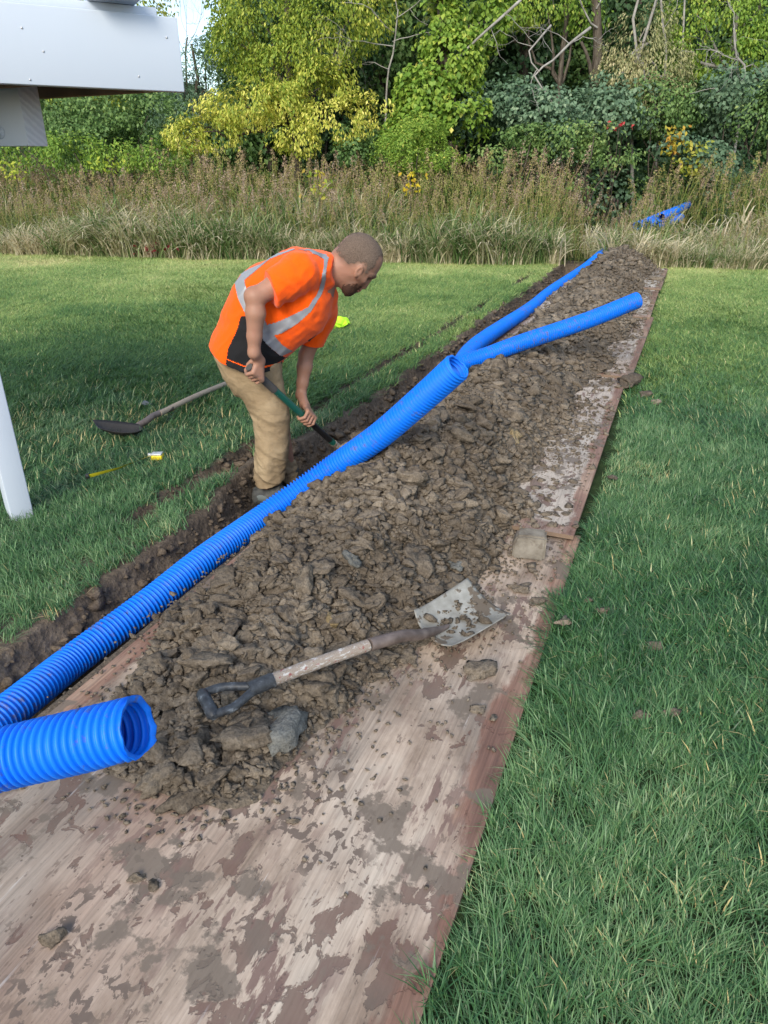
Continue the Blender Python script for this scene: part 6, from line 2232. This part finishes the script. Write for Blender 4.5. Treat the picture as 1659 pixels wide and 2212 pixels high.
bare('grey_twig_tree', 'leafless grey tree of fine tangled twigs left of the vines', (X(830, 17.2), 17.2, 0),
     [([(X(830, 17.2), 17.2, 0), Pz(835, 200, 17.2), Pz(850, 110, 17.1), Pz(860, 20, 17.0)], .035, .014)],
     904, M_pale, [(Pz(850, 100, 17.0), (-.9, -.2, .25), 1.3, .016), (Pz(850, 70, 17.0), (-.8, -.3, .6), 1.3, .016), (Pz(855, 40, 17.0), (.7, -.3, .5), 1.0, .014), (Pz(848, 90, 17.0), (.8, -.2, .3), 1.0, .014), (Pz(858, 20, 17.0), (-.6, -.3, .8), 1.2, .014), (Pz(840, 150, 17.0), (-.7, -.3, .2), 1.0, .012)], depth=4, wig=.22, up=.05, shrink=.62)
bare('bare_sapling', 'thin leafless sapling with pale crooked limbs at the far right', (X(1600, 16.6), 16.6, 0),
     [([(X(1610, 16.6), 16.6, 0), Pz(1608, 180, 16.6), Pz(1590, 120, 16.6), Pz(1585, 60, 16.6)], .035, .018)],
     905, M_pale, [(Pz(1595, 130, 16.6), (-.8, -.1, .2), .9, .014), (Pz(1600, 150, 16.6), (.7, -.1, .5), .8, .013), (Pz(1590, 90, 16.6), (-.4, -.1, .9), .8, .012), (Pz(1550, 190, 16.5), (-.9, -.1, -.1), .9, .012), (Pz(1606, 170, 16.5), (-.9, 0, -.2), 1.2, .014)], depth=2, wig=.32, up=0)
bare('slender_tree', 'slender pale stem rising beside the hanging grey green leaves', (X(1440, 17.3), 17.3, 0),
     [([(X(1440, 17.3), 17.3, 0), Pz(1437, 150, 17.3), Pz(1432, 60, 17.3), Pz(1425, -40, 17.3)], .030, .022), ([Pz(1470, 150, 17.5), Pz(1475, 80, 17.5), Pz(1480, -20, 17.5)], .024, .018)],
     906, M_pale, [(Pz(1434, 60, 17.3), (.6, 0, .8), .8, .010)], depth=1)
bare('autumn_bare_tree', 'bare twigs against the gap of blue sky above the deck corner', (X(395, 21.5), 21.5, 0),
     [([(X(400, 21.5), 21.5, 0), Pz(402, 150, 21.5), Pz(405, 80, 21.5)], .05, .018)], 907, M_bark,
     [(Pz(402, 120, 21.5), (-.4, 0, .9), 1.3, .012), (Pz(404, 100, 21.5), (.5, 0, .8), 1.2, .012), (Pz(403, 110, 21.5), (.1, 0, 1), 1.2, .012)], depth=3, wig=.15, up=.4, split=(2, 3))

# small plants that stand out of the weeds
def sprig(px, py, y, h, n, size, stops, label, seed, cat='plant', name='young_sapling'):
    r_ = np.random.default_rng(seed)
    x_ = X(px, y, Zy(py, y))
    z1 = Zy(py, y)
    e = empty(name, (x_, y, 0))
    tag(e, label, cat)
    p = np.stack([r_.normal(0, .13, n), r_.normal(0, .10, n), z1 + r_.uniform(-h, h * .4, n)], -1)
    leaf_mesh('leaves', p, r_.normal(0, .6, (n, 3)) + V3((0, -.6, .6)), r_.normal(0, 1, (n, 3)) + V3((0, 0, -.5)), size * r_.uniform(.7, 1.2, n), r_.uniform(0, 1, n), foliage_mat(name + '_leaf', stops, .4), e, .5)
    MB().tube(spline([(0, 0, 0), (.02, .01, z1 * .5), (0, 0, z1 + h * .3)], .2), .006, 5).build('stem', M_bark, e, True)
YS = [(0, (.40, .36, .03)), (.6, (.72, .55, .03)), (1, (.60, .30, .05))]
sprig(886, 385, 12.9, .25, 34, .095, YS, 'small sapling with bright yellow leaves among the brown weeds', 1)
sprig(686, 385, 13.1, .30, 44, .10, [(0, (.20, .30, .04)), (.6, (.40, .45, .05)), (1, (.60, .40, .08))], 'yellow green sapling in the weeds behind the bending man', 2)
sprig(333, 532, 12.75, .12, 30, .085, [(0, (.16, .015, .02)), (1, (.36, .05, .06))], 'low plant with dark red leaves at the foot of the weeds', 3)
sprig(1338, 268, 16.0, .12, 14, .10, [(0, (.45, .02, .03)), (1, (.65, .08, .08))], 'sprig of bright red leaves before the blue green shrubs', 4)
sprig(1460, 290, 15.8, .35, 80, .13, [(0, (.42, .40, .05)), (.6, (.62, .45, .06)), (1, (.55, .26, .06))], 'orange leaved sapling rising above the weeds at the right', 5)
sprig(1500, 325, 15.6, .45, 110, .12, [(0, (.22, .30, .04)), (.6, (.42, .44, .07)), (1, (.60, .45, .08))], 'yellowing shrub sapling next to the orange leaved one', 6)
sprig(30, 360, 13.6, .2, 40, .09, [(0, (.25, .34, .03)), (1, (.50, .52, .06))], 'yellow green sprig in the weeds at the left edge', 7)
sprig(235, 350, 13.9, .2, 40, .09, [(0, (.25, .36, .03)), (1, (.46, .52, .06))], 'yellow green sprig in the weeds under the dark shrub', 8)
# teasel with dark seed heads by the pipe
te = empty('teasel', (X(1345, 12.4, .6), 12.4, 0))
tag(te, 'teasel with dark brown seed heads next to the pipes in the weeds', 'plant')
mb, mh = MB(), MB()
for k, (px, py) in enumerate(((1327, 433), (1334, 436), (1352, 442), (1360, 458), (1364, 475))):
    q = V3(Pz(px, py, 12.4)) - V3(te.location)
    mb.tube(spline([(0, 0, 0), q * V3((.3, .3, .6)), q], .12), .005, 5)
    mh.lathe([(0, -.035), (.014, -.025), (.019, 0), (.014, .028), (0, .040)], Matrix.Translation(Vector(q)), 8)
mb.build('stem', M_bark, te, True)
mh.build('seed_heads', simple('seed_brown', (.045, .030, .022), .9), te, True)
